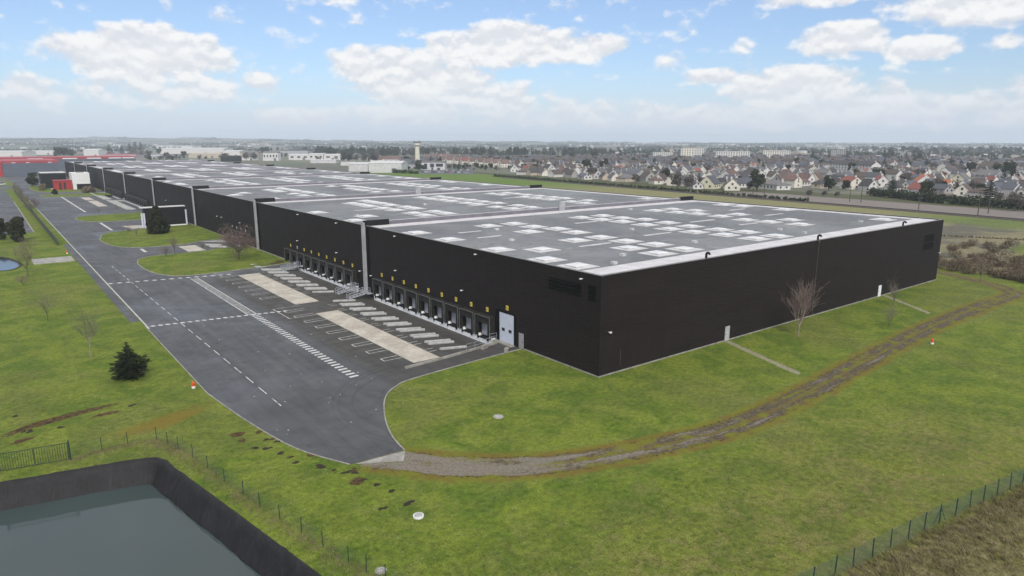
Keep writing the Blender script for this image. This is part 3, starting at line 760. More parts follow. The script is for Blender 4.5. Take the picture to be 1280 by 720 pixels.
def sky_mb(mb, x, y, z=0.0, s=1.0):
    mb.cur = 0; mb.box(x-2.2,x+2.2,y-2.1,y+2.1,z,z+0.05)
    mb.cur = 0; mb.box(x-1.25,x+1.25,y-1.15,y+1.15,z+0.052,z+0.20)
    mb.cur = 1
    P = []
    for rr_, zz in ((1.15,0.205),(0.95,0.30),(0.45,0.35)):
        P += [(x-rr_,y-rr_*0.92,z+zz),(x+rr_,y-rr_*0.92,z+zz),(x+rr_,y+rr_*0.92,z+zz),(x-rr_,y+rr_*0.92,z+zz)]
    mb.add(P, [(0,1,5,4),(1,2,6,5),(2,3,7,6),(3,0,4,7),(4,5,9,8),(5,6,10,9),(6,7,11,10),(7,4,8,11),(8,9,10,11)])
mb = MB(); mb.box(-2.2,2.2,-2.1,2.1,0,0.05); mb.box(-1.25,1.25,-1.15,1.15,0.052,0.20)
sk0 = mb.build('skylight', M['offwhite'], wh)
mb = MB(); P = []
for rr_, zz in ((1.15,0.205),(0.95,0.30),(0.45,0.35)): P += [(-rr_,-rr_*0.92,zz),(rr_,-rr_*0.92,zz),(rr_,rr_*0.92,zz),(-rr_,rr_*0.92,zz)]
mb.add(P, [(0,1,5,4),(1,2,6,5),(2,3,7,6),(3,0,4,7),(4,5,9,8),(5,6,10,9),(6,7,11,10),(7,4,8,11),(8,9,10,11)])
mb.build('dome', M['dome'], sk0)
rr = random.Random(21)
cells = [1.5] + [f + 2.0 for f in FIRE]
rest = MB(); first = True; count = 0
for ci, f0 in enumerate(cells):
    if ci == 0: L_ = SKY1
    else:
        L_ = []
        for gx in (3.1,8.4,20,26,44.7,51,69.8,76,94.5):
            for gy in (8.3,14.5,23.5,29,35.5,41.2,46.5,52):
                pr_ = 0.42 if gx in (3.1,94.5) else 0.10 if gx == 8.4 else 0.88
                if rr.random() < pr_: L_.append((gx + rr.uniform(-0.4,0.4), f0 + gy + rr.uniform(-0.4,0.4)))
    for x, y in L_:
        if count < 98 and ci < 2:
            if first: sk0.location = (x, y, 12.83); first = False
            else: dup(sk0, wh, (x, y, 12.83), rr.choice((0, 0, math.pi)))
            count += 1
        else: sky_mb(rest, x, y, 12.83)
stuff(rest.build('skylights', [M['offwhite'], M['dome']], wh))
# walkway pads, small roof vents, cabinets at the fire walls
for x0, y0, l in [(15,19.5,7),(9,45,5),(33,22,7),(56,30,8),(60,21,6),(80,28,7),(8,37.5,5),(36,43,6),(84,40,6),(12,95,7),(40,88,7),(62,102,6)]:
    mb = MB(); mb.box(x0,x0+l,y0,y0+0.7,12.83,12.89); mb.build('walkway_pad', M['offwhite'], wh)
for x, y in [(8,5.6),(14,9.6),(33,11.5),(59,12),(84,9),(37,29),(10.5,31.5),(17,44.5),(58,6.6),(66,56),(7,83),(33,98)]:
    mb = MB(); mb.box(x-0.35,x+0.35,y-0.35,y+0.35,12.83,13.2); mb.build('roof_vent', M['offwhite'], wh)
for f, x in ((65.2,51.5),(132.0,50.5)):
    mb = MB(); mb.box(x-0.9,x+0.9,f-0.55,f-0.30,12.9,14.9); mb.build('roof_cabinet', M['pilaster'], wh)
# grilles
def grille(axis, a0, a1, z0, z1):
    mb = MB(); n_ = int((z1-z0)/0.4)
    for i in range(n_):
        z = z0 + (z1-z0)*i/n_
        if axis == 'y': mb.box(-0.07,-0.01,a0,a1,z,z+0.28)
        else: mb.box(a0,a1,-0.07,-0.01,z,z+0.28)
    if axis == 'y': mb.box(-0.03,-0.006,a0,a1,z0,z1)
    else: mb.box(a0,a1,-0.03,-0.006,z0,z1)
    mb.build('louvre_grille', M['black_matt'], wh)
grille('y',3.45,9.75,9.85,11.45); grille('y',0.8,2.2,9.6,11.65); grille('x',93.0,97.6,7.25,8.65); grille('x',93.0,97.6,8.85,10.35)
# flood lamps and roof-edge cameras
def lamp(p, out):
    mb = MB(); x, y, z = p
    if out == 'x': mb.tube((x,y,z),(x-0.35,y,z+0.05),0.04); mb.box(x-0.52,x-0.30,y-0.13,y+0.13,z-0.06,z+0.10)
    else: mb.tube((x,y,z),(x,y-0.35,z+0.05),0.04); mb.box(x-0.15,x+0.15,y-0.52,y-0.30,z-0.06,z+0.10)
    mb.build('flood_lamp', M['white'], wh)
for y, z in [(30.45,6.0),(52.4,5.95),(78.7,5.9),(101.4,5.9),(147,6),(166,6.0),(171,5.9),(216,6),(246,6),(3.2,12.2),(26.5,12.3),(52.2,12.3),(78,12.3),(100,12.3),(67.5,3.6),(62.6,3.4)]: lamp((0,y,z),'x')
for x, z in [(1.5,5.7),(100.6,6.0)]: lamp((x,0,z),'y')
# rainwater pipe and black swan-neck outlets on the blind side
mb = MB(); mb.tube((50.8,-0.10,0.3),(50.8,-0.10,12.7),0.055,n=8); mb.box(50.62,50.98,-0.2,-0.01,12.6,12.95); mb.build('rain_pipe', M['pipe'], wh)
mb = MB(); mb.tube((3.8,-0.07,0.9),(3.8,-0.07,3.1),0.03,n=6); mb.build('rain_pipe', M['pipe'], wh)
for x in (20.8,50.8,82.5):
    mb = MB(); prev = None
    for k in range(7):
        a = math.pi*k/6; q = (x, 0.15-0.28+0.28*math.cos(a), 13.05+0.55+0.28*math.sin(a))
        if prev: mb.tube(prev, q, 0.17, n=8)
        prev = q
    mb.tube((x,0.15,12.95),(x,0.15,13.62),0.17,n=8); mb.build('swan_neck_vent', M['black'], wh)
# person doors
def pdoor(axis, a0, a1, z1, m_, z0=0.05):
    mb = MB()
    if axis == 'x':
        mb.box(a0,a1,-0.14,-0.065,z0,z1); d = mb.build('door', M[m_], wh)
        MB().box(a0+0.1,a0+0.22,-0.18,-0.142,z0+0.95,z0+1.1).build('handle', M['black'], d)
    else:
        mb.box(-0.16,-0.09,a0,a1,z0,z1); d = mb.build('door', M[m_], wh)
        MB().box(-0.20,-0.162,a0+0.1,a0+0.22,z0+0.95,z0+1.1).build('handle', M['black'], d)
    return d
pdoor('x',26.1,27.2,2.25,'pilaster'); pdoor('x',74.6,75.7,2.2,'white'); d = pdoor('y',14.95,16.0,2.3,'greydoor')
# sectional door with two small panes, black surround and yellow sign
mb = MB(); mb.box(-0.14,-0.01,16.95,17.18,0,4.75); mb.box(-0.14,-0.01,20.72,21.6,0,4.75); mb.box(-0.14,-0.01,17.18,20.72,4.5,4.75)
mb.build('door_surround', M['black_matt'], wh)
mb = MB()
for i in range(8): mb.box(-0.09 if i % 2 else -0.085,-0.01,17.2,20.7,0.0+0.5625*i,0.0+0.5625*(i+1)-0.012)
sd = mb.build('sectional_door', M['pale_door'], wh)
for y in (18.1,19.75):
    w_ = MB().box(-0.11,-0.092,y-0.36,y+0.36,1.72,2.22).build('window_frame', M['frame'], sd)
    # pane set within its frame
for y in (18.1,19.75): MB().box(-0.13,-0.112,y-0.27,y+0.27,1.80,2.14).build('window_pane', M['black'], sd)
mb = MB(); mb.box(-1.0,-0.16,16.9,21.3,-0.02,0.12); mb.build('door_sill', M['kerb'], wh)

def sign(y, z, m_='yellow'):
    s_ = MB().box(-0.06,-0.01,y-0.27,y+0.27,z-0.33,z+0.33).build('dock_sign', M[m_], wh)
    mb = MB(); mb.box(-0.075,-0.062,y+0.04,y+0.16,z-0.22,z+0.22); mb.box(-0.075,-0.062,y-0.17,y-0.05,z-0.22,z+0.22)
    mb.build('sign_mark', M['frame'], s_)
sign(18.9,5.35)
# loading docks: shelter frame, curtains, pale door, leveller lip, wall bumpers
mb = MB(); h_ = 3.25
mb.box(-0.95,0,-1.93,-1.80,-0.05,h_); mb.box(-0.95,0,1.80,1.93,-0.05,h_); mb.box(-1.0,0,-1.93,1.93,h_,h_+0.10)
mb.box(-1.0,-0.95,-1.97,-1.76,-0.05,h_+0.10); mb.box(-1.0,-0.95,1.76,1.97,-0.05,h_+0.10); mb.box(-1.02,-0.951,-1.76,1.76,h_-0.12,h_+0.02)
dk = mb.build('dock_shelter', M['soot'], wh)
mb = MB(); mb.box(-1.035,-1.004,-1.98,-1.88,-0.05,h_+0.12); mb.box(-1.035,-1.004,1.88,1.98,-0.05,h_+0.12); mb.box(-1.035,-1.004,-1.88,1.88,h_+0.03,h_+0.12); mb.build('edge_trim', M['frame'], dk)
mb = MB(); mb.box(-0.94,-0.90,-1.79,1.79,h_-1.05,h_-0.13); mb.build('header_curtain', M['soot'], dk)
for s_ in (-1, 1):
    mb = MB(); y0, y1 = (1.18,1.79) if s_ > 0 else (-1.79,-1.18); mb.box(-0.90,-0.86,y0,y1,-0.02,h_-1.06); mb.build('side_curtain', M['soot'], dk)
mb = MB()
for i in range(5): mb.box(-0.05 if i % 2 else -0.045,-0.01,-1.45,1.45,0.02+0.54*i,0.02+0.54*(i+1)-0.015)
mb.build('dock_door', M['dockdoor'], dk)
mb = MB(); mb.box(-0.85,-0.02,-1.1,1.1,-0.22,-0.06); mb.build('leveller', M['black'], dk)
for s_ in (-1, 1):
    mb = MB(); mb.box(-0.98,-0.80,s_*1.28-0.12,s_*1.28+0.12,-0.42,-0.06); mb.build('bumper', M['black_matt'], dk)
def dock_wall(ys, pitch):
    prof = []; a = ys[0]-pitch/2; b = ys[-1]+pitch/2
    prof.append((a,-1.2)); prof.append((a,0.16))
    for k, d in enumerate(ys):
        prof += [(d-pitch/2+0.36,0.16),(d-pitch/2+0.85,-0.36),(d+pitch/2-0.85,-0.36),(d+pitch/2-0.36,0.16)]
    prof += [(b,0.16),(b,-1.2)]
    n_ = len(prof); P = [(-0.78,y,z) for y, z in prof] + [(-0.004,y,z) for y, z in prof]
    mb = MB(); F = [(i,(i+1)%n_,n_+(i+1)%n_,n_+i) for i in range(n_)]
    # front face as columns so that the notched outline stays planar and clean
    for i in range(1, n_-2):
        (y0,z0),(y1,z1) = prof[i],prof[i+1]
        if y1 - y0 < 1e-6: continue
        F2 = [(-0.78,y0,-1.2),(-0.78,y1,-1.2),(-0.78,y1,z1),(-0.78,y0,z0)]; mb.add(F2, [(0,1,2,3)])
    mb.add(P, F); mb.build('dock_wall', M['dockconc'], wh, raw=True)
DOCK3 = [142.9 + 4.3*i for i in range(4)]; DOCK5 = [284.5 + 4.6*i for i in range(13)]; DOCK6 = [351.6 + 4.6*i for i in range(13)]
firstd = True
for cell, pitch in ((DOCK1,4.32),(DOCK2,4.42),(DOCK3,4.3),(DOCK5,4.6),(DOCK6,4.6)):
    dock_wall(cell, pitch)
    for d in cell:
        if firstd: dk.location = (0,d,0); firstd = False
        else: dup(dk, wh, (0,d,0))
        if cell is DOCK1 or cell is DOCK2 or cell is DOCK3: sign(d, 4.15, 'offwhite' if cell is DOCK3 or (cell is DOCK2 and d == DOCK2[7]) else 'yellow')

# ------------------------------------------------------------------ yard furniture
slope = math.atan(1.088/9.9)
def guide_proto():
    mb = MB(); prof = [(-0.21,0),(0.21,0),(0.21,0.20),(0.12,0.32),(-0.12,0.32),(-0.21,0.20)]
    P = [(-2.2,y,z) for y, z in prof] + [(2.2,y,z) for y, z in prof]; n_ = 6
    mb.add(P, [tuple(range(5,-1,-1)), tuple(range(6,12))] + [(i,(i+1)%6,6+(i+1)%6,6+i) for i in range(6)])
    return mb.build('wheel_guide', M['guide'])
g0 = guide_proto(); g0.rotation_euler = (0, slope, 0); firstg = True
for cell, pitch, nm in ((DOCK1,4.32,'nearer'),(DOCK2,4.42,'farther')):
    for d in cell:
        for s_ in (-1, 1):
            y = d + s_*(pitch/2-0.55)
            loc = (-7.3 + random.uniform(-0.1,0.1), y, -0.285)
            if firstg: o = g0; o.location = loc; firstg = False
            else: o = dup(g0, None, loc)
            end = (d == cell[0] and s_ < 0, d == cell[-1] and s_ > 0)
            if end[0]: tag(o, f'single concrete wheel guide at the near right end of the {nm} row of docks', 'wheel guide', 'concrete wheel guides at the docks')
            elif end[1]: tag(o, f'single concrete wheel guide at the far left end of the {nm} row of docks', 'wheel guide', 'concrete wheel guides at the docks')
            else: tag(o, f'grey concrete wheel guide lying in one of the pairs between the {nm} docks', 'wheel guide', f'paired wheel guides of the {nm} docks')
for k, y in enumerate([144.6,146.0,149.2,150.6]):
    o = dup(g0, None, (-7.3,y,-0.285)); tag(o, 'concrete wheel guide at the small group of docks behind the twiggy tree', 'wheel guide', 'wheel guides at the small dock group')
for cell, lb in ((DOCK5,'third'),(DOCK6,'fourth')):
    for d in cell:
        for s_ in (-1,1): tag(dup(g0, None, (-7.3, d+s_*1.7, -0.285)), f'distant concrete wheel guide lying before the {lb} long row of docks', 'wheel guide', f'wheel guides of the {lb} dock row')
# low wall beside the ramp, loose blocks, railing
mb = MB(); mb.kerb([(-17.6,17.85),(-10.6,18.45),(-1.3,19.75)], 0.32, 0.0, 0.30)
tag(mb.build('ramp_wall', M['kerb']), 'low pale concrete wall between the dark ramp and the dock apron', 'wall')
for (x, y, a), lb in zip([(-4.2,18.9,0.3),(-2.6,15.7,0.8)], ('pale concrete block at the foot of the low ramp wall','pale concrete block on the grass corner by the sectional door')):
    mb = MB(); mb.obox((0,0),1.2,0.55,0,0.5,0); o = mb.build('concrete_block', M['kerb']); o.location = (x,y,0.005); o.rotation_euler = (0,0,a); tag(o, lb, 'concrete block', 'loose concrete blocks')
def railing(name, pts, label, h=1.05, step=1.5, mat='galv'):
    e = empty(name, (pts[0][0],pts[0][1],pts[0][2])); tag(e, label, 'railing'); o0 = Vector(pts[0])
    P = [Vector(p)-o0 for p in pts]; mb = MB()
    for hh in (h, h*0.55):
        for a, b in zip(P, P[1:]): mb.tube(a+Vector((0,0,hh)), b+Vector((0,0,hh)), 0.028, n=6)
    mb.build('handrail', M[mat], e)
    for a, b in zip(P, P[1:]):
        k = max(1, round((b-a).length/step))
        for j in range(k+1):
            q = a+(b-a)*j/k; MB().tube(q, q+Vector((0,0,h)), 0.028, n=6).build('post', M[mat], e)
    return e
railing('railing', [(-7.0,19.25,0.0),(-2.2,19.9,0.0)], 'thin galvanised railing along the edge of the ramp above the last dock')
railing('railing', [(-1.5,21.3,0.05),(-0.2,21.3,0.05)], 'short galvanised railing between the last dock and the sectional door')
def stair(y, label, x_top=-1.9, x_bot=-5.3, w=1.1, zt=0.12, plat=(-1.9,-0.85), width=None):
    zb = -0.008 - 1.088*(x_bot+9.9)/9.9
    e = empty('steel_staircase', (x_bot, y, zb)); tag(e, label, 'staircase', 'steel stairs to the docks')
    dx = x_top-x_bot; dz = zt-zb; nst = 5
    mb = MB()
    for s_ in (-1,1): mb.tube((0,s_*w/2,0.05),(dx,s_*w/2,dz),0.13,n=4)
    mb.build('stringer', M['galv'], e)
    for k in range(nst):
        q = (k+0.6)/nst; MB().box(dx*q-0.16,dx*q+0.16,-w/2+0.03,w/2-0.03,dz*q+0.06,dz*q+0.15).build('tread', M['galv'], e)
    W2 = width or w
    MB().box(dx+0.01,dx+(plat[1]-plat[0]),-W2/2,W2/2,dz,dz+0.14).build('platform', M['galv'], e)
    for s_ in (-1,1):
        mb = MB()
        for hh in (1.05,0.55):
            mb.tube((0,s_*w/2,hh),(dx,s_*w/2,dz+hh),0.045); mb.tube((dx,s_*w/2,dz+hh),(dx+1.05,s_*w/2,dz+hh),0.045)
        for q in (0,0.5,1): mb.tube((dx*q,s_*w/2,dz*q),(dx*q,s_*w/2,dz*q+1.05),0.045)
        mb.tube((dx+1.05,s_*w/2,dz),(dx+1.05,s_*w/2,dz+1.05),0.045)
        mb.build('handrail', M['galv'], e)
    return e
stair(67.9,'galvanised staircase left of the pale pilaster between the two dock rows',width=2.6)
stair(62.6,'galvanised staircase right of the pale pilaster between the two dock rows',width=3.4)
stair(112.0-0.6-12.2,'galvanised staircase at the far left end of the farther dock row',width=1.6)

# manhole covers
def cover(px, py, label, r, collar, mlid, mcol):
    r *= 0.66 if r > 0.8 and px == 623 else 0.5
    x, y = at(px, py); e = empty('manhole_cover', (x,y,0)); tag(e, label, 'manhole cover')
    MB().lathe([(r,0),(r,collar),(r*0.78,collar),(r*0.78,0.01)],24).build('collar', M[mcol], e)
    MB().lathe([(r*0.72,0.012),(r*0.72,collar+0.05),(r*0.6,collar+0.08)],20).build('lid', M[mlid], e)
cover(623,521,'round grey manhole cover in the lawn inside the curve of the track',0.85,0.06,'slab','slab')
cover(523,646,'raised manhole cover with a white ring in the lower lawn',0.85,0.16,'guide','white')
cover(476,714,'grey manhole cover beside the thin fence by the reservoir',0.80,0.08,'slab','slab')
for px, py, label in [(1165,430,'orange red hydrant with a pale base in the lawn right of the track'),(242,485,'orange red hydrant with a pale base in the lawn beside the road kerb'),(84,317,'small orange red hydrant beside the concrete slab left of the road')]:
    x, y = at(px, py); e = empty('fire_hydrant', (x,y,0)); e.scale = (0.85,0.85,0.85); tag(e, label, 'hydrant')
    MB().lathe([(0.26,0),(0.26,0.26),(0.22,0.30)],14).build('base', M['white'], e)
    MB().lathe([(0.23,0.30),(0.24,0.72),(0.20,0.88),(0.09,0.95)],14).build('cap', M['hydrant'], e)
    MB().box(-0.31,-0.23,-0.08,0.08,0.45,0.62).build('outlet', M['hydrant'], e)

# fences
def wire_fence(pts, h, label, post_mat, wire_mat, pitch=0.16, r=0.006, brace=None, pr=0.035, lean=None):
    o0 = Vector((*pts[0],0)); e = empty('wire_fence', o0); tag(e, label, 'fence')
    P = [Vector((*p,0))-o0 for p in pts]; mb = MB()
    for a, b in zip(P, P[1:]):
        L_ = (b-a).length; d = (b-a)/L_; k = max(1, int(L_/pitch)); kz = max(3, int(h/pitch))
        for j in range(k+1):
            q = a+d*(L_*j/k); mb.tube(q+Vector((0,0,0.03)), q+Vector((0,0,h-0.05)), r, n=3, caps=False)
        for j in range(kz+1):
            z = 0.04+(h-0.1)*j/kz; mb.tube(a+Vector((0,0,z)), b+Vector((0,0,z)), r, n=3, caps=False)
    mb.build('mesh', M[wire_mat], e, raw=True)
    for i, q in enumerate(P):
        l_ = Vector((random.uniform(-0.05,0.05),random.uniform(-0.05,0.05),0))
        MB().tube(q, q+Vector((0,0,h))+l_, pr, n=6).build('post', M[post_mat], e)
        if brace == i:
            for s_ in (-1,1):
                d = (P[i+1]-q).normalized(); MB().tube(q+d*(0.75*s_), q+Vector((0,0,h*0.85)), 0.025, n=6).build('brace', M[post_mat], e)
    return e
right_posts = [(-32.4,-35.9),(-30.0,-36.3),(-27.6,-36.7),(-25.2,-37.1),(-22.8,-37.5),(-20.4,-37.8),(-18.0,-38.2),(-15.65,-38.49),(-13.76,-38.82),(-11.47,-39.07),(-9.21,-39.33),(-6.99,-39.62),(-4.78,-39.84),(-2.63,-40.09),(-0.61,-40.48),(1.66,-40.71),(3.54,-41.05),(5.62,-41.36),(7.74,-41.64),(9.93,-41.92),(12.3,-42.2),(14.7,-42.5)]
wire_fence(right_posts, 1.55, 'green wire mesh fence with dark posts in the lower right grass', 'green_steel','green_wire', 0.14, 0.0085, brace=13, pr=0.045)
pond_posts = [(-55.0,13.9),(-52.42,14.39),(-50.25,14.28),(-47.79,13.77),(-47.15,11.88),(-46.59,10.11),(-45.92,7.44),(-45.4,4.1),(-44.89,0.63),(-44.3,-2.6),(-43.8,-5.42),(-43.18,-8.31),(-42.51,-11.1),(-41.95,-13.89),(-41.33,-16.93),(-40.8,-18.6),(-40.2,-20.3),(-39.3,-23.5)]
wire_fence(pond_posts, 1.35, 'thin grey green wire fence on posts round the reservoir corner', 'green_steel','green_wire', 0.22, 0.0055, pr=0.032)
# green bar gate
A, B = Vector((-60.4,14.95,0)), Vector((-55.05,13.9,0)); e = empty('bar_gate', A); tag(e, 'dark green double leaf gate of upright bars at the reservoir fence', 'gate')
d = (B-A); L_ = d.length; d.normalize()
for q in (0,L_): MB().tube(d*q, d*q+Vector((0,0,1.95)), 0.07, n=8).build('post', M['green_steel'], e)
for q0, q1 in ((0.12,L_/2-0.04),(L_/2+0.04,L_-0.12)):
    mb = MB()
    for z in (0.12,1.72): mb.tube(d*q0+Vector((0,0,z)), d*q1+Vector((0,0,z)), 0.035, n=4)
    k = 13
    for j in range(k+1): mb.tube(d*(q0+(q1-q0)*j/k)+Vector((0,0,0.12)), d*(q0+(q1-q0)*j/k)+Vector((0,0,1.72)), 0.026 if 0 < j < k else 0.04, n=4)
    mb.build('gate_leaf', M['green_steel'], e)
# roadside screen fence on the left
pts = [(-43.3,174.5 + 14.5*i) for i in range(20)]
e = empty('screen_fence', (-43.3,174.5,0)); tag(e, 'long dark mesh fence along the left side of the main road', 'fence')
mb = MB(); mb.box(-0.03,0.03,0,275,0.05,1.9)
m_, t, b = new_mat('dark_windbreak_mesh'); t.put(b.inputs['Base Color'], t.mix(t.noise(pos(t),1.5,4,0.7), (0.030,0.034,0.030), (0.075,0.078,0.068))); b.inputs['Roughness'].default_value = 0.9
mb.build('panel', m_, e)
for i in range(20): MB().box(-0.06,0.06,14.4*i-0.06,14.4*i+0.06,0,2.0).build('post', M['green_steel'], e)

# black shelter against the dock wall
e = empty('black_shelter', (-16.2,205,0)); tag(e, 'black box shelter with a white roof edge and pale blue columns against the warehouse', 'shelter')
MB().box(0.9,13.9,0.0,2.6,0.55,6.7).build('wall', M['black'], e)
MB().box(-0.2,14.1,-0.2,2.8,6.71,6.98).build('roof', M['strip'], e)
MB().box(4.2,14.0,-0.1,0.25,0.0,0.50).build('plinth', M['dockconc'], e)
for x, y, z1 in ((0.1,0.1,5.0),(0.75,-0.12,5.0),(14.15,0.1,5.6)): MB().box(x-0.25,x+0.25,y-0.2,y+0.2,0,z1).build('column', M['pale_door'], e)
# office building at the far end
e = empty('office_building', (-13.4,446,0)); tag(e, 'small office with a white cantilevered box, a red pavilion and a black rear block', 'office')
MB().box(0,9.4,0,16,3.4,10.2).build('upper_box', M['white'], e)
MB().box(0.1,2.0,0.1,6,0,3.39).build('pier', M['white'], e)
MB().box(2.3,9.2,1.2,15,0,3.3).build('recess', M['soot'], e)
MB().box(-9.5,-0.1,3.0,13,0.1,5.5).build('pavilion', M['red'], e)
for x in (-7.0,-4.6): MB().box(x,x+1.2,2.9,2.99,0.3,4.4).build('window', M['glass'], e)
MB().box(-9.7,0.0,2.6,13.4,5.51,5.8).build('roof', M['redroof'], e)
MB().box(-14.5,-1.2,22,40,0.1,9.6).build('rear_block', M['black'], e)
MB().box(-14.8,-1.0,21.7,40.3,9.61,9.95).build('roof', M['offwhite'], e)
MB().box(3,7,5,9,10.21,10.6).build('roof_plant', M['frame'], e)
# red topped halls
e = empty('red_hall', (-42.5,672,0)); tag(e, 'long grey walled hall with a red roof band at the end of the road', 'hall')
MB().box(0,40.5,0,70,0,11.2).build('wall', M['clad_grey'], e)
MB().box(-6,-0.1,-0.5,70,0,12.2).build('end_bay', M['red'], e)
MB().box(-0.05,40.6,-0.1,70.1,11.21,13.3).build('roof_band', M['redroof'], e)
for x in (7,17,33): MB().box(x,x+2.6,-0.16,-0.11,11.3,11.8).build('sign_panel', M['white'], e)
e = empty('red_hall', (-70,800,0)); tag(e, 'farthest low hall with a long red roof band behind the grey walled hall', 'hall')
MB().box(0,150,0,60,0,11.5).build('wall', M['clad_grey'], e)
MB().box(-0.1,150.1,-0.1,60.1,11.51,13.7).build('roof_band', M['redroof'], e)
for x in (52,82,104,124,136): MB().box(x,x+13,-0.2,-0.12,11.6,12.6).build('sign_panel', M['white'], e)

# ------------------------------------------------------------------ vegetation
def branch_mesh(h, spread, seed, trunk_frac=0.25, levels=4, upright=0.5, r0=0.10, n_main=5, twig_r=0.012, whip=False):
    """trunk and limbs (a) and the finer branching (b) of a leafless tree"""
    rg = random.Random(seed); a = MB(); b_ = MB()
    def grow(p, d, L, r, lev, mbx):
        segs = 3 if lev < 2 else 2; q = p.copy()
        for k in range(segs):
            d = (d + Vector((rg.gauss(0,0.13),rg.gauss(0,0.13),rg.gauss(0.03,0.08)))).normalized()
            q2 = q + d*(L/segs); r2 = r*(0.82 if lev else 0.9)
            mbx.tube(q, q2, r, r2, n=5 if lev < 2 else 3, caps=False); q = q2; r = r2
            if lev < levels and (k or lev):
                for _ in range(2 if lev < 2 else rg.choice((1,2))):
                    ang = rg.uniform(0, 2*math.pi); tilt = rg.uniform(0.45,1.0)*(1.15-upright*0.7)
                    u = d.orthogonal().normalized(); v = d.cross(u)
                    nd = (d*math.cos(tilt)+(u*math.cos(ang)+v*math.sin(ang))*math.sin(tilt)).normalized(); nd.z += 0.15*upright; nd.normalize()
                    grow(q, nd, L*rg.uniform(0.5,0.75), max(twig_r, r*0.6), lev+1, b_)
        return q
    th = h*trunk_frac; a.tube((0,0,-0.05),(rg.uniform(-.05,.05),0,th), r0, r0*0.8, n=7)
    for i in range(n_main):
        ang = 2*math.pi*i/n_main + rg.uniform(-0.4,0.4); tilt = rg.uniform(0.15,1.0)*spread
        d = Vector((math.cos(ang)*math.sin(tilt), math.sin(ang)*math.sin(tilt), math.cos(tilt)))
        grow(Vector((0,0,th*rg.uniform(0.75,1.0))), d, h*(1-trunk_frac)*rg.uniform(0.42,0.6), r0*0.55, 1, a)
    if whip: grow(Vector((0,0,th)), Vector((0,0,1)), h*(1-trunk_frac)*0.75, r0*0.7, 1, a)
    return a, b_
def bare_tree(px, py, h, label, spread=0.8, seed=1, bark='bark', twig='twig', upright=0.5, trunk_frac=0.25, levels=4, r0=0.10, n_main=6, cat='tree', name='bare_tree', z=0.0, twig_r=0.012, whip=False, xy=None, haze_twigs=0):
    x, y = xy if xy else at(px, py, z); e = empty(name, (x,y,z)); tag(e, label, cat)
    a, b_ = branch_mesh(h, spread, seed, trunk_frac, levels, upright, r0, n_main, twig_r, whip)
    top = max(v[2] for v in a.v + b_.v); s = h/top
    a.v = [(v[0]*s,v[1]*s,v[2]*s) for v in a.v]; b_.v = [(v[0]*s,v[1]*s,v[2]*s) for v in b_.v]
    if haze_twigs:
        rg_ = random.Random(seed+5); rz_ = h*0.36
        for k in range(10):
            q = rg_.uniform(0,6.28); rr_ = haze_twigs*0.72*math.sqrt(rg_.random()); leaf_cloud(b_, rg_, (math.cos(q)*rr_, math.sin(q)*rr_, h*0.62+rg_.uniform(-.20,.22)*h), (haze_twigs*0.42,haze_twigs*0.42,rz_*0.55), int(33*haze_twigs) if haze_twigs > 4 else int(20*haze_twigs), 0.055 if haze_twigs > 4 else 0.04, elong=6.0 if haze_twigs > 4 else 8.0, shell=0.2)
    a.build('trunk', M[bark], e, raw=True); b_.build('crown', M[twig], e, raw=True); return e

def leaf_cloud(mb, rg, c, rad, n, size, flat=0.0, elong=1.0, shell=0.35):
    for _ in range(n):
        d = Vector((rg.gauss(0,1),rg.gauss(0,1),rg.gauss(0,1))).normalized(); k = (shell+(1-shell)*rg.random())**0.6
        p = Vector((c[0]+d.x*rad[0]*k, c[1]+d.y*rad[1]*k, c[2]+d.z*rad[2]*k))
        nn = (d*0.8+Vector((rg.gauss(0,.6),rg.gauss(0,.6),rg.gauss(0,.6)))).normalized(); u = nn.orthogonal().normalized(); v = nn.cross(u)
        a = rg.uniform(0,6.28); u, v = u*math.cos(a)+v*math.sin(a), v*math.cos(a)-u*math.sin(a)
        s = size*rg.uniform(0.6,1.4)
        mb.add([p-u*s*elong-v*s*.5, p+u*s*elong-v*s*.35, p+u*s*elong*.8+v*s*.5, p-u*s*elong*.7+v*s*.45], [(0,1,2,3)])

def crown_mb(seed, r, h, n, size, z0, lumps=9, tall=1.0, elong=1.0, ragged=0.75):
    rg = random.Random(seed); mb = MB()
    leaf_cloud(mb, rg, (0,0,z0+h*0.5), (r*0.62,r*0.62,h*0.46), n//4, size, elong=elong, shell=0.1)
    for i in range(lumps):
        ang = rg.uniform(0,6.28); zz = rg.uniform(0.12,0.92); rr_ = r*ragged*math.sqrt(max(0.05,1-(2*zz-1)**2))*rg.uniform(0.55,1.0)
        s = r*rg.uniform(0.28,0.48)
        leaf_cloud(mb, rg, (math.cos(ang)*rr_, math.sin(ang)*rr_, z0+zz*h), (s,s,s*0.8*tall), n*3//4//lumps, size, elong=elong)
    return mb

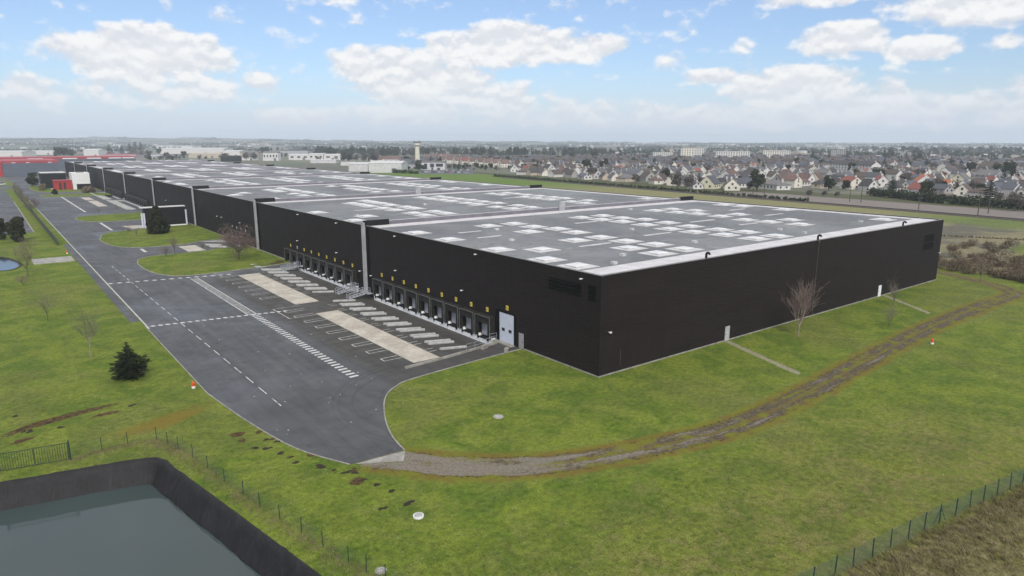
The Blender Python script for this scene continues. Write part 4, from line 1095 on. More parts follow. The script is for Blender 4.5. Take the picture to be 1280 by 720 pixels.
def conifer_mb(seed, h, r, whorls, needles, size, z0=0.25, power=0.9, prof=None):
    """whorls of drooping branches clothed in needle sprays"""
    rg = random.Random(seed); mb = MB(); wd = MB()
    for k in range(whorls):
        t = k/(whorls-1); z = z0+(h-z0)*t**0.9; L = r*(prof(t) if prof else (1-t)**power)*rg.uniform(0.85,1.12)+0.12; nb = max(4, int(10*(1-t))+3)
        for j in range(nb):
            a = 2*math.pi*j/nb+rg.uniform(-.35,.35); l2 = L*rg.uniform(0.62,1.2); rise = 0.12+0.5*t
            p0 = Vector((0,0,z)); p1 = Vector((math.cos(a)*l2, math.sin(a)*l2, z+l2*rise*0.6-0.08*l2))
            wd.tube(p0,p1,0.03*(1-t)+0.012,0.01,n=3,caps=False)
            m_ = max(4, int(needles*l2/r))
            for i in range(m_):
                q = p0.lerp(p1, (0.25+0.75*rg.random())); w = l2*0.20*rg.random()
                q = q+Vector((-math.sin(a)*w*rg.choice((-1,1)), math.cos(a)*w*rg.choice((-1,1)), rg.uniform(-0.12,0.10)))
                u = Vector((math.cos(a+rg.uniform(-.8,.8)), math.sin(a+rg.uniform(-.8,.8)), rg.uniform(-0.1,0.55))).normalized(); v = u.orthogonal().normalized()
                v = (v*math.cos(rg.uniform(0,3.1))+u.cross(v)*math.sin(rg.uniform(0,3.1))).normalized(); s = size*rg.uniform(.6,1.4)
                mb.add([q-u*s*.6-v*s*.25, q+u*s-v*s*.05, q+u*s+v*s*.05, q-u*s*.6+v*s*.25], [(0,1,2,3)])
    return mb, wd
# the low spruce on the left lawn
x, y = at(163,472); e = empty('spruce_tree', (x,y,0)); tag(e, 'broad dark spruce standing alone on the left lawn', 'tree')
mb, wd = conifer_mb(4, 4.5, 2.3, 16, 60, 0.21, 0.2, 0.72, lambda t: min(0.80+0.8*t, 1.0) if t < 0.28 else max(0.0, 1.0-(t-0.28)/0.66)**1.25*0.98+0.02); mb.build('crown', M['needle'], e, raw=True); wd.tube((0,0,-0.05),(0,0,4.1),0.12,0.03,n=7).build('trunk', M['bark'], e, raw=True)
def evergreen(px, py, r, h, label, seed, mat='ever', n=2600, size=0.28, name='evergreen_tree', z=0.0, z0=0.1, cone=False, xy=None):
    x, y = xy if xy else at(px,py,z); e = empty(name, (x,y,z)); tag(e, label, 'shrub' if 'shrub' in name else 'tree'); rg = random.Random(seed); mb = MB()
    if cone:
        for i in range(60):
            t = rg.random()**1.2; a = rg.uniform(0,6.28); prof = math.sin(min(1,(t+0.16)*2.2)*math.pi/2)*max(0.0,1-max(0,t-0.30)/0.72)**1.0
            q = (math.cos(a)*r*prof*0.72, math.sin(a)*r*prof*0.72, z0+t*h*0.93); s = r*rg.uniform(0.18,0.32)
            leaf_cloud(mb, rg, q, (s,s,s*1.25), n//60, size, elong=1.1)
    else: mb = crown_mb(seed, r, h-z0, n, size, z0, lumps=14)
    mb.build('crown', M[mat], e, raw=True); MB().tube((0,0,-0.05),(0,0,h*0.7),0.16,0.06,n=6).build('trunk', M['bark'], e, raw=True); return e
evergreen(198,292,4.1,8.6,'dense dark evergreen on the round lawn in front of the black shelter',8,n=7500,size=0.22,cone=True)
evergreen(21,302,3.7,7.0,'broad dark evergreen left of the road beside the parking lot',9,n=6500,size=0.25)
evergreen(-4,300,3.3,6.2,'dark evergreen cut by the left edge of the picture beside the parking lot',10,n=4200,size=0.25)
evergreen(41,233,4.2,9.0,'dark rounded evergreen beside the road bend before the office',12,n=2600,size=0.35)
evergreen(69,243,1.9,3.0,'low dark shrub on the thin island before the office',13,n=900,size=0.28,name='evergreen_shrub')
evergreen(53,238,2.6,4.0,'round brownish shrub on the lawn before the red pavilion',14,mat='bramble',n=1000,size=0.28,name='round_shrub')
evergreen(111,241,4.2,3.6,'wide brown leafless shrub at the corner of the office by the docks',15,mat='bramble',n=1400,size=0.3,name='bare_shrub')
bare_tree(299,325,9.2,'wide twiggy reddish tree with a round crown in front of the warehouse wall',spread=1.25,seed=31,levels=5,n_main=11,upright=0.2,trunk_frac=0.24,r0=0.17,twig_r=0.024,haze_twigs=5.2)
bare_tree(114,448,8.8,'tall thin pale birch with few twigs on the left lawn behind the spruce',spread=0.35,seed=32,bark='pale_bark',twig='grey_twig',upright=0.9,trunk_frac=0.32,r0=0.08,whip=True)
bare_tree(60,402,6.2,'small spindly leafless tree farther up the left lawn',spread=0.5,seed=33,upright=0.8,trunk_frac=0.3,r0=0.06,twig='grey_twig',levels=3,whip=True)
bare_tree(35,345,9.0,'leaning leafless tree beside the small pond',spread=0.8,seed=34,upright=0.5,trunk_frac=0.25,twig='twig',r0=0.10,haze_twigs=2.4)
bare_tree(29,357,2.6,'low reddish leafless bush on the lawn below the small pond',spread=1.1,seed=35,upright=0.3,trunk_frac=0.1,twig='twig',r0=0.04,cat='shrub',name='bare_shrub')
bare_tree(998,420,10.2,'broom shaped leafless tree with a pale trunk before the blind wall',spread=0.42,seed=36,bark='pale_bark',twig='twig',upright=1.0,trunk_frac=0.22,n_main=11,levels=4,r0=0.12,twig_r=0.018)
bare_tree(1111,409,5.6,'thin bushy sapling nearest the track right of the broom shaped tree',spread=0.55,seed=37,twig='grey_twig',upright=0.7,trunk_frac=0.12,levels=4,r0=0.05,whip=True)
bare_tree(1117,382,7.0,'slender leafless sapling growing by the second footpath',spread=0.55,seed=38,twig='grey_twig',upright=0.8,trunk_frac=0.2,levels=4,r0=0.06,whip=True)
bare_tree(1225,354,7.0,'thin bare sapling at the bend of the track beside the brambles',spread=0.45,seed=39,twig='grey_twig',upright=0.9,trunk_frac=0.25,levels=3,r0=0.06,whip=True)
bare_tree(171,297,4.2,'tiny leafless sapling on the round lawn left of the dense evergreen',spread=0.5,seed=40,twig='twig',upright=0.7,trunk_frac=0.35,levels=3,r0=0.05,whip=True)
bare_tree(160,292,3.2,'low brown leafless bush at the left edge of the round lawn',spread=1.1,seed=41,twig='twig',upright=0.4,trunk_frac=0.1,levels=4,r0=0.05,cat='shrub',name='bare_shrub')
bare_tree(208,322,3.6,'small leafless shrub at the left tip of the nearer island',spread=0.7,seed=42,twig='twig',upright=0.6,trunk_frac=0.2,levels=4,r0=0.05,cat='shrub',name='bare_shrub')
bare_tree(219,318,5.4,'upright brown leafless tree on the nearer island left of the beige pad',spread=0.5,seed=43,twig='twig',upright=0.8,trunk_frac=0.25,levels=4,r0=0.07)
bare_tree(254,314,3.6,'tiny sapling at the corner of the beige pad beside the wheel guides',spread=0.5,seed=44,twig='twig',upright=0.8,trunk_frac=0.35,levels=3,r0=0.04,whip=True)
bare_tree(124,270,4.0,'leafless sapling at the left of the narrow lawn island',spread=0.5,seed=45,twig='twig',upright=0.8,trunk_frac=0.4,levels=3,r0=0.05,whip=True)
bare_tree(147,265,4.0,'leafless sapling on the narrow lawn island nearest the docks',spread=0.4,seed=46,twig='twig',upright=0.8,trunk_frac=0.4,levels=3,r0=0.05,whip=True)
for i, (px, py, h, lb) in enumerate([(40,268,6,'nearest leafless shrub of the row along the dark roadside fence'),(34,258,6.5,'second leafless shrub of the row along the dark roadside fence'),(28,252,6,'third leafless shrub of the row along the dark roadside fence'),(24,246,6.5,'fourth leafless shrub of the row along the dark roadside fence'),(20,241,6,'farthest leafless shrub of the row along the dark roadside fence'),(45,262,5.5,'reddish leafless shrub leaning over the kerb by the dark roadside fence')]):
    bare_tree(px,py,h,lb,spread=0.7,seed=60+i,twig='twig' if i % 2 else 'grey_twig',upright=0.7,trunk_frac=0.15,levels=4,r0=0.06,twig_r=0.02,cat='shrub',name='bare_shrub',haze_twigs=1.9)

# brambles beyond the track, dry blades by the boundary fence, tufts
rg = random.Random(77); mb = MB(); done = 0
while done < 190:
    x = 112.5+62*rg.random()**1.5; y = rg.uniform(-34,16)
    if (x-168)**2*0.30+(y+6)**2 < 150: continue
    if y > 16-0.9*(x-112)*0.4 and rg.random() < 0.6: continue
    if x < 114.5+max(0.0,y)*0.45 and y > -4: continue
    if x < 112 + max(0.0,-y-14)*0.5: continue
    done += 1
    r = rg.uniform(0.8,2.0); leaf_cloud(mb, rg, (x,y,r*0.55), (r*1.25,r*1.25,r*0.75), 150, 0.10, elong=4.0, shell=0.15)
    for k in range(7):
        a = rg.uniform(0,6.28); mb.tube((x,y,0.1),(x+math.cos(a)*r*1.1,y+math.sin(a)*r*1.1,r*rg.uniform(0.9,1.6)),0.03,0.01,n=3,caps=False)
stuff(tag(mb.build('bramble_thicket', M['bramble'], raw=True), 'brown leafless bramble thicket behind the far corner of the warehouse', 'thicket'))
def blades(name, pts, mat, label, hmin, hmax, w, seed, lean=0.35):
    rg = random.Random(seed); mb = MB()
    for x, y in pts:
        for _ in range(rg.randint(4,8)):
            bx, by = x+rg.gauss(0,0.10), y+rg.gauss(0,0.10); a = rg.uniform(0,6.28); h = rg.uniform(hmin,hmax); l = h*lean*rg.uniform(0.3,1.6); b2 = rg.gauss(2.4,0.8)
            mb.add([(bx-math.cos(a)*w,by-math.sin(a)*w,0),(bx+math.cos(a)*w,by+math.sin(a)*w,0),(bx+math.cos(b2)*l,by+math.sin(b2)*l,h)], [(0,1,2)])
    return stuff(tag(mb.build(name, M[mat], raw=True), label, 'grass'))
rg = random.Random(19); pts = []
for _ in range(3000):
    x = rg.uniform(-22,18); y = -38.9-0.13*(x+13)-abs(rg.gauss(0,1))*3.4-0.05
    if y > -52: pts.append((x,y))
blades('dry_grass', pts, 'straw', 'tall dry straw coloured grass outside the mesh fence', 0.18, 0.50, 0.020, 20, 0.8)
pts = []
for _ in range(1500):
    t = rg.random(); k = rg.randrange(len(pond_posts)-1); a, b = pond_posts[k], pond_posts[k+1]
    x, y = a[0]+(b[0]-a[0])*t+rg.gauss(-0.3,0.45), a[1]+(b[1]-a[1])*t+rg.gauss(-0.2,0.4)
    pts.append((x,y))
pts = [p for p in pts if not inside(p, pond_rim)]
blades('fence_grass', pts, 'straw', 'dry grass left standing along the reservoir fence', 0.10, 0.28, 0.014, 21)
pts = []
for _ in range(9000):
    px, py = rg.uniform(-10,1290), 480+240*rg.random()**0.8; x, y = at(px,py)
    if x > -40.8 and y > -3.0 and x < 0 and y < 60 and not (x > -26 and y < 10): continue
    if x > -30 and y > 12 : continue
    if inside((x,y), pond_rim) or (abs(y+17) < 4.5 and x > -33) : continue
    if -34 < x < -24 and y > -14 and y < 14: continue
    if y < -36 and x > -25: continue
    pts.append((x,y))
blades('grass_tufts', pts, 'tuft', 'uneven tufts of longer grass scattered over the lawns', 0.03, 0.11, 0.018, 22, 0.8)

# ------------------------------------------------------------------ railway, hedges, poles
def rail_x(y): return 250.0+0.095*(y-26)
mb = MB(); P = []
for y in range(-140, 420, 20):
    x = rail_x(y); P += [(x-2.6,y,0.0),(x-1.6,y,0.55),(x+1.6,y,0.55),(x+2.6,y,0.0)]
k = len(P)//4; mb.add(P, [(4*i+j,4*i+j+1,4*i+5+j,4*i+4+j) for i in range(k-1) for j in range(3)])
struct(mb.build('railway_embankment', M['steelrail']))
mb = MB()
for o_ in (-0.75,0.75): mb.kerb([(rail_x(y)+o_,y) for y in (-140,419)], 0.09, 0.55, 0.70)
struct(mb.build('railway_rail', M['steelrail']))
def hedge(name, pts, w, h, label, mat='hedge', n=60, size=0.4, seed=1, step=1.8):
    rg = random.Random(seed); mb = MB(); o0 = pts[0]
    for a, b in zip(pts, pts[1:]):
        L_ = math.hypot(b[0]-a[0], b[1]-a[1]); k = max(1,int(L_/step))
        for j in range(k):
            t = (j+rg.random())/k; x = a[0]+(b[0]-a[0])*t-o0[0]; y = a[1]+(b[1]-a[1])*t-o0[1]; hh = h*rg.uniform(0.75,1.2)
            leaf_cloud(mb, rg, (x,y,hh*0.5), (w*0.65,w*0.65,hh*0.55), n, size, shell=0.2)
    o = mb.build(name, M[mat], None, (o0[0],o0[1],0), raw=True); tag(o, label, 'hedge'); return o
hedge('hedge', [(rail_x(y)+4,y) for y in (118,200,300,420)], 1.6, 1.9, 'long dark hedge between the green field and the front gardens', n=36, size=0.45, seed=2)
hedge('hedge', [(330,121),(318,95),(308,80),(303,50),(298,20),(292,-30)], 4.5, 4.2, 'tall dark green hedge behind the brown ploughed strip', n=70, size=0.6, seed=3)
hedge('hedge', [(262,500),(255,560),(250,620)], 3.0, 3.5, 'dark hedge beside the pale grey hall near the parked cars', mat='hedge', n=50, size=0.6, seed=4, step=3)
hedge('hedge', [(190,6),(178,30),(170,56)], 0.5, 0.55, 'thin dark line of scrub across the tan meadow', mat='bramble', n=14, size=0.2, seed=5, step=0.6)
pole_list = [(1222,270,240,'wooden pole in front of the hedge right of the warehouse, left of a close pair'),(1235,267,239,'wooden pole in front of the hedge right of the warehouse, right of a close pair'),(1062,252,233,'wooden pole before the red roofed house, shorter of a close pair'),(1076,253,230,'wooden pole before the red roofed house, taller of a close pair'),
             (941,245,229,'wooden pole beside the cream house with the dark pine'),(955,246,227,'taller wooden pole right of the cream house with the dark pine'),(847,238,217,'wooden pole by the bare garden trees in front of the town'),(1148,262,246,'wooden pole standing in the brown ploughed strip'),(672,226,206,'wooden pole before the yellow gabled house'),(725,228,206,'wooden pole before the white gabled row')]
for px, py, pt, lb in pole_list:
    x, y = at(px,py); dep = (x-CX)*FX+(y-CY)*FY; h = (py-pt)*dep/FPX
    e = empty('utility_pole', (x,y,0)); tag(e, lb, 'pole'); MB().tube((0,0,0),(0,0,h),0.20,0.14,n=8).build('post', M['wood_pole'], e)
    MB().box(-0.07,0.07,-1.0,1.0,h-0.75,h-0.6).build('crossarm', M['wood_pole'], e)
    for q in (-0.85,0,0.85): MB().tube((0,q,h-0.6),(0,q,h-0.35),0.05,n=6).build('insulator', M['white'], e)
x, y = at(622,216); e = empty('lamp_mast', (x,y,0)); tag(e, 'tall thin pale mast rising in front of the red terrace roofs', 'mast')
MB().tube((0,0,0),(0,0,15),0.20,0.10,n=8).build('post', M['pilaster'], e); MB().box(-0.8,0.8,-0.15,0.15,15.0,15.3).build('lamp_head', M['pilaster'], e)

# ------------------------------------------------------------------ town
WALLC = {'white':(0.60,0.58,0.56),'cream':(0.66,0.62,0.54),'beige':(0.46,0.39,0.31),'grey':(0.34,0.33,0.32),'pale yellow':(0.64,0.60,0.46)}
ROOFC = {'brown':(0.085,0.064,0.056),'slate':(0.085,0.088,0.105),'dark':(0.050,0.046,0.050),'red':(0.24,0.075,0.058),'orange':(0.38,0.115,0.050),'grey':(0.14,0.135,0.135),'russet':(0.130,0.078,0.068)}
for k, c in WALLC.items(): M['wall_'+k] = plain('render_'+k.replace(' ','_'), c, 0.85, 0.14, 0.5)
def mat_tiles(name, c):
    m, t, b = new_mat(name); v = t.node('ShaderNodeTexCoord').outputs['Object']; x, y, z = t.xyz(v)
    rows = t.m('SINE', t.m('MULTIPLY', z, 16.0)); n = t.noise(v, 0.7, 4, 0.65); n2 = t.noise(v, 7, 3, 0.7); ri = t.node('ShaderNodeObjectInfo').outputs['Random']
    f = t.m('MULTIPLY', t.step(t.m('ADD', t.m('MULTIPLY', n, 0.6), t.m('MULTIPLY', n2, 0.4)), 0.3, 0.7, 0.72, 1.28), t.m('MULTIPLY', t.step(rows, -1.0, -0.4, 0.82, 1.0), t.m('ADD', 0.8, t.m('MULTIPLY', ri, 0.4))))
    t.put(b.inputs['Base Color'], t.vm('SCALE', c, scale=f)); b.inputs['Roughness'].default_value = 0.8; return m
for k, c in ROOFC.items(): M['roof_'+k] = mat_tiles('tiles_'+k, c)
M['brick'] = plain('chimney_brick', (0.28,0.17,0.13), 0.9, 0.25); M['shutter'] = plain('grey_shutter', (0.20,0.20,0.21), 0.7, 0.2)

def roof_gable(L, D, h, rh, ov=0.45, th=0.22):
    mb = MB(); x0, x1 = -L/2-ov*0.6, L/2+ov*0.6; k = rh/(D/2); ye = D/2+ov; ze = h-ov*k
    prof = [(-ye,ze),(0,h+rh),(ye,ze),(ye,ze+th),(0,h+rh+th*1.25),(-ye,ze+th)]
    P = [(x0,y,z+0.02) for y, z in prof]+[(x1,y,z+0.02) for y, z in prof]
    mb.add(P, [(0,5,4,1),(1,4,3,2),(6,7,10,11),(7,8,9,10)]+[(i,(i+1)%6,6+(i+1)%6,6+i) for i in range(6)]); return mb
def roof_hip(L, D, h, rh, ov=0.5):
    mb = MB(); a, b = L/2+ov, D/2+ov; rl = max(0.4, L/2-D/2*0.9); z = h+0.02
    mb.add([(-a,-b,z),(a,-b,z),(a,b,z),(-a,b,z),(-a,-b,z+0.2),(a,-b,z+0.2),(a,b,z+0.2),(-a,b,z+0.2),(-rl,0,z+rh),(rl,0,z+rh)],
           [(3,2,1,0),(0,1,5,4),(1,2,6,5),(2,3,7,6),(3,0,4,7),(4,5,9,8),(5,6,9),(6,7,8,9),(7,4,8)]); return mb
def make_house(name, L, D, h, rh, wall, roof, hip=False, detail=2, chim=1, dormers=0, wings=None, rg=random):
    """ridge along local x"""
    e = empty(name)
    mb = MB()
    if hip: mb.box(-L/2,L/2,-D/2,D/2,0,h)
    else:
        P = [(s*L/2,y,z) for s in (-1,1) for y, z in ((-D/2,0),(D/2,0),(D/2,h),(0,h+rh),(-D/2,h))]
        mb.add(P, [(4,3,2,1,0),(5,6,7,8,9)]+[(i,(i+1)%5,5+(i+1)%5,5+i) for i in range(5)])
    mb.build('wall', M['wall_'+wall], e)
    rf = (roof_hip if hip else roof_gable)(L,D,h,rh).build('roof', M['roof_'+roof], e)
    for c in range(chim):
        cx = (-L/2+0.7) if c == 0 else (L/2-0.7)
        zt = h+rh+1.0
        MB().box(cx-0.35,cx+0.35,0.35,1.15,h+rh*0.55,zt).build('chimney', M['brick'] if c else M['wall_'+wall], rf)
    if detail:
        wins = []; fl = [1.0] if h < 4.2 else [1.0,3.7]
        for z in fl:
            n_ = max(2,int(L/3.2))
            for i in range(n_):
                x = -L/2+L*(i+0.5)/n_
                wins += [(x,-D/2,z,'y',-1),(x,D/2,z,'y',1)] if detail > 1 else [(x,-D/2,z,'y',-1)]
            for s in (-1,1): wins += [(s*L/2,-D*0.22,z,'x',s),(s*L/2,D*0.22,z,'x',s)] if detail > 1 else [(s*L/2,0,z,'x',s)]
        if not hip:
            for s in (-1,1): wins.append((s*L/2,0.0,h+0.3,'x',s))
        for i, (x,y,z,ax,s) in enumerate(wins):
            if i == 1 and detail > 1:
                MB().box(x-0.5,x+0.5,y-0.05 if s<0 else y-0.02,y+0.02 if s<0 else y+0.05,0.05,2.15).build('door', M['shutter'], e); continue
            if ax == 'y': w_ = MB().box(x-0.65,x+0.65,min(y,y+s*0.06),max(y,y+s*0.06),z,z+1.25).build('window', M['glass'], e)
            else: w_ = MB().box(min(x,x+s*0.06),max(x,x+s*0.06),y-0.6,y+0.6,z,z+1.25).build('window', M['glass'], e)
    for k in range(dormers):
        x = -L/2+L*(k+0.5)/dormers
        for s in (-1,1):
            y0 = s*D*0.32; MB().box(x-0.8,x+0.8,min(y0,s*0.5),max(y0,s*0.5),h+rh*0.25,h+rh*0.25+1.5).build('dormer', M['wall_'+wall], rf)
            MB().box(x-0.55,x+0.55,min(y0,y0+s*0.05),max(y0,y0+s*0.05),h+rh*0.25+0.3,h+rh*0.25+1.25).build('dormer_window', M['glass'], rf)
    return e
placed = []
GRP = 'houses of the town'
def put_house(px, py, L, D, h, rh, wall, roof, rz, label, **kw):
    x, y = at(px,py); d_in = D/2 if abs(rz) > 45 else L/2
    v = Vector((x-CX,y-CY)).normalized(); x += v.x*min(6,d_in*0.8); y += v.y*min(6,d_in*0.8)
    e = make_house('house',L,D,h,rh,wall,roof,**kw); e.location = (x,y,0.0); e.rotation_euler = (0,0,R(rz))
    tag(e,label,'house'); placed.append((x,y,max(L,D)*0.62)); return e
A_ = -5.5   # the town streets lie a few degrees off the warehouse axis
put_house(914,238,13,9,3.0,4.2,'cream','brown',A_+45,'cream house with a dark brown roof and broad gable, nearest the railway by the pine',dormers=1)
put_house(968,237,17,10,3.0,2.9,'white','grey',A_+75,'long white bungalow with a grey hipped roof along the brown strip',hip=True)
put_house(975,227,10,9,3.2,4.4,'cream','brown',A_+10,'cream gabled house behind the white bungalow with the grey hipped roof')
put_house(1000,225,12,9,3.0,4.6,'white','brown',A_+35,'white gabled house with a steep brown roof left of the pair of brown roofs')
put_house(1019,230,12,10,2.8,5.2,'cream','russet',A_+20,'cream gabled house with a very steep russet roof by the green verge')
put_house(1006,231,12,9,2.8,5.0,'white','russet',A_+80,'low white house under a wide russet roof beside the cream gable')
put_house(1045,232,16,9,3.0,3.6,'white','dark',A_+85,'white house with a dark roof and a band of windows behind the round dark bush',dormers=2)
put_house(1100,234,9,9,3.2,4.4,'white','red',A_+48,'white gabled house with a bright red roof at the hedge end')
put_house(1083,235,12,7,2.6,3.0,'white','slate',A_+85,'low white wing with a slate roof left of the bright red roof')
put_house(1088,223,11,9,3.6,4.2,'white','russet',A_+25,'white gabled house behind the bright red roofed house')
put_house(1118,213,13,11,6.0,3.2,'white','red',A_+30,'big white two storey house with a low red roof, in the middle of the town')
put_house(1154,233,11,10,3.6,4.2,'white','orange',A_+40,'white house with a glowing orange tiled roof behind the hedge')
put_house(1177,234,14,7,2.6,2.2,'cream','orange',A_+80,'low cream wing with an orange roof right of the glowing orange house')
put_house(1171,241,15,8,2.5,2.4,'grey','slate',A_+80,'low slate roofed bungalow directly behind the hedge')
put_house(1200,230,10,9,3.8,3.6,'pale yellow','grey',A_+5,'pale yellow house with its gable to the hedge')
put_house(1235,227,15,9,4.6,4.0,'grey','grey',A_+85,'large house with a plain grey roof and a white end chimney',chim=2)
put_house(1240,239,16,8,2.8,2.6,'white','slate',A_+82,'white bungalow with a bluish slate roof below the plain grey roof',hip=True)
put_house(1259,234,10,9,3.2,3.2,'cream','slate',A_+60,'small cream house with a pointed hipped slate roof near the right edge',hip=True)
put_house(1282,237,12,8,3.0,2.6,'white','brown',A_+60,'white house cut by the right edge of the picture')
put_house(887,236,11,10,3.4,4.6,'pale yellow','slate',A_+20,'pale yellow gabled house with a blue slate roof left of the cream corner house')
put_house(868,236,10,7,2.4,2.2,'white','grey',A_+70,'low pale outbuilding left of the pale yellow gabled house')
put_house(810,226,16,9,2.8,4.2,'grey','brown',A_+65,'long grey house with a wide brown roof behind the garden trees')
put_house(826,229,9,8,3.0,3.6,'white','brown',A_+20,'small white gabled house at the end of the wide brown roof')
put_house(787,223,10,8,3.2,3.8,'white','slate',A_+20,'white gabled house, rightmost of the row of slate roofs facing the green field')
put_house(770,222.5,10,8,3.2,3.8,'white','slate',A_+22,'white gabled house in the middle of the row of slate roofs facing the green field')
put_house(752,224,11,9,3.2,4.2,'white','grey',A_+22,'white gabled house, leftmost of the row of slate roofs facing the green field')
put_house(731,224,17,7,2.6,2.0,'white','slate',A_+70,'long low white building with a flat slate roof by the green field')
put_house(694,218,15,9,3.0,4.0,'white','slate',A_+45,'white house with a blue slate roof and two dormers beside the green field',dormers=2)
put_house(671,214,9,8,3.2,4.0,'pale yellow','brown',A_+10,'small pale yellow gable left of the blue slate roof')
put_house(643,215,11,8,3.4,3.8,'white','dark',A_+60,'white house with a dark roof right of the red terraces')
put_house(708,212,10,8,3.0,3.6,'cream','brown',A_+15,'cream gabled house behind the blue slate roof')
put_house(850,222,12,9,3.0,4.2,'beige','russet',A_+25,'beige gabled house with a russet roof right of the round dark bush')
put_house(899,215,13,8,3.0,3.4,'beige','red',A_+50,'beige house with a faded red roof above the pale yellow gable')
for i in range(9):
    put_house(553+i*9.6,203.5+i*0.72,12,9,4.8,4.0,'cream','red' if i == 3 else 'russet',A_-8+(i%3)*5,f'{"cream terrace house under the brightest red roof" if i == 3 else ["first","second","third","","fifth","sixth","seventh","eighth","last"][i]+" cream house from the left in the red roofed terrace"} right of the water tower',detail=1)
for i, (px, py, lb) in enumerate([(470,203,'red roofed house left of the tower foot, leftmost of three'),(482,202,'red roofed house left of the tower foot, middle of three'),(494,201.5,'red roofed house left of the tower foot, right of three'),(536,198.5,'russet roofed house on the rise right behind the tower, first of five'),(546,198,'russet roofed house on the rise right behind the tower, second of five'),(557,198,'russet roofed house on the rise right behind the tower, third of five'),(568,199,'russet roofed house on the rise right behind the tower, fourth of five'),(580,199.5,'russet roofed house on the rise right behind the tower, last of five')]):
    put_house(px,py,17,9,4.2,3.8,'cream','russet',A_-10+(i%2)*8,lb,detail=0)
# long white terrace block
x, y = at(1064,215); e = make_house('terrace_block',58,11,7.2,3.4,'white','dark',detail=0,chim=2); e.location = (x+5,y,0); e.rotation_euler = (0,0,R(A_+72)); tag(e,'long white three storey terrace with a dark roof in the middle of the town','terrace'); placed.append((x+5,y,20))
for fl in range(3):
    for i in range(14):
        if fl == 0 and i == 0: wproto = MB().box(-0.55,0.55,-0.06,-0.005,0,1.3).build('window', M['glass'], e); w_ = wproto
        else: w_ = dup(wproto, e)
        w_.location = (-27+i*4.1, -5.5, 0.8+fl*2.4)
        w2 = dup(wproto, e, (-27+i*4.1, 5.5, 0.8+fl*2.4), math.pi)
# apartment slabs
def apartment(px, py, W, D, fl, rz, label, wall='white', n=None, shift=0):
    x, y = at(px,py); h = fl*2.75+0.6; e = empty('apartment_block', (x,y,0), R(rz)); tag(e,label,'apartment block'); placed.append((x,y,W*0.55))
    MB().box(-W/2,W/2,-D/2,D/2,0,h).build('wall', M['wall_'+wall], e); MB().box(-W/2-0.2,W/2+0.2,-D/2-0.2,D/2+0.2,h+0.003,h+0.6).build('roof', M['roof_grey'], e)
    MB().box(-2,2,-2,2,h+0.61,h+2.6).build('lift_house', M['wall_grey'], e)
    n = n or int(W/3.4); pr_ = None
    for f in range(fl):
        for i in range(n):
            loc = (-W/2+W*(i+0.5)/n, -D/2, f*2.75+0.9)
            if pr_ is None: pr_ = MB().box(-0.85,0.85,-0.08,-0.004,0,1.45).build('window', M['glass'], e, loc)
            else: dup(pr_, e, loc)
        for q in (-0.25,0.25):
            MB().box(-W/2-0.08,-W/2-0.004,D*q-0.8,D*q+0.8,f*2.75+0.9,f*2.75+2.3).build('window', M['glass'], e)
    return e
apartment(858,200,20,14,7,-42,'left half of the tallest pale apartment tower, on the skyline','cream')
apartment(871,199.5,18,14,7,-42,'right half of the tallest pale apartment tower, on the skyline','white')
apartment(828,198.5,34,12,4,-40,'long low pale slab of flats left of the apartment tower','white')
apartment(906,200,30,12,5,-50,'pale slab of flats right of the apartment tower, left of a joined pair','white')
apartment(926,200,26,12,5,-50,'pale slab of flats right of the apartment tower, right of a joined pair','white')
apartment(963,198,26,12,5,-55,'farther cream slab of flats right of the joined pair','cream')
apartment(979,198,22,12,5,-55,'farthest right pale slab of flats before the single tall conifer','white')
apartment(1047,197.5,24,12,5,-60,'faint hazy flats far behind the long white terrace','grey')
# water tower
x, y = at(522,206.5); e = empty('water_tower', (x,y,0)); tag(e,'pale concrete water tower with a wide tank head rising above the town','water tower'); placed.append((x,y,10))
M['towerc'] = plain('tower_concrete', (0.60,0.56,0.47), 0.85, 0.12, 0.3)
MB().lathe([(4.0,0),(3.1,6),(2.7,23.3)],24).build('shaft', M['towerc'], e); MB().lathe([(2.75,23.31),(4.3,25.2),(4.4,28.2),(3.9,28.6)],28).build('tank', M['towerc'], e)
MB().lathe([(5.3,28.61),(5.4,29.5),(4.8,29.8)],28).build('parapet', M['frame'], e)
for a in (0.3,2.2,4.0,5.2): MB().tube((3.9*math.cos(a),3.9*math.sin(a),29.4),(3.9*math.cos(a),3.9*math.sin(a),31.6),0.12,n=5).build('antenna', M['frame'], e)

# sheds, factories and halls behind the warehouse
def shed(px0, px1, yb, yt, depth, wall, roof, label, cat='shed', name='industrial_shed', wins=0, door=True):
    a = Vector(at(px0,yb)); b = Vector(at(px1,yb)); m_ = (a+b)/2; dep = (m_.x-CX)*FX+(m_.y-CY)*FY; h = (yb-yt)*dep/FPX; W = (b-a).length
    ang = math.atan2(b.y-a.y,b.x-a.x); e = empty(name, (m_.x,m_.y,0), ang); tag(e,label,cat); placed.append((m_.x,m_.y,W*0.5))
    MB().box(-W/2,W/2,0,depth,0,h).build('wall', wall, e)
    mb = MB(); mb.add([(-W/2-.3,-.3,h+.01),(W/2+.3,-.3,h+.01),(W/2+.3,depth+.3,h+.01),(-W/2-.3,depth+.3,h+.01),(-W/2-.3,depth/2,h+h*0.18+.3),(W/2+.3,depth/2,h+h*0.18+.3)], [(3,2,1,0),(0,1,5,4),(2,3,4,5),(0,4,3),(1,2,5)]); mb.build('roof', roof, e)
    if door: MB().box(W*0.2,W*0.2+4,-0.12,-0.01,0,min(4.2,h*0.7)).build('loading_door', M['frame'], e)
    for i in range(wins): MB().box(-W/2+W*(i+.3)/max(1,wins),-W/2+W*(i+.75)/max(1,wins),-0.1,-0.01,h*0.45,h*0.75).build('window', M['glass'], e)
    return e
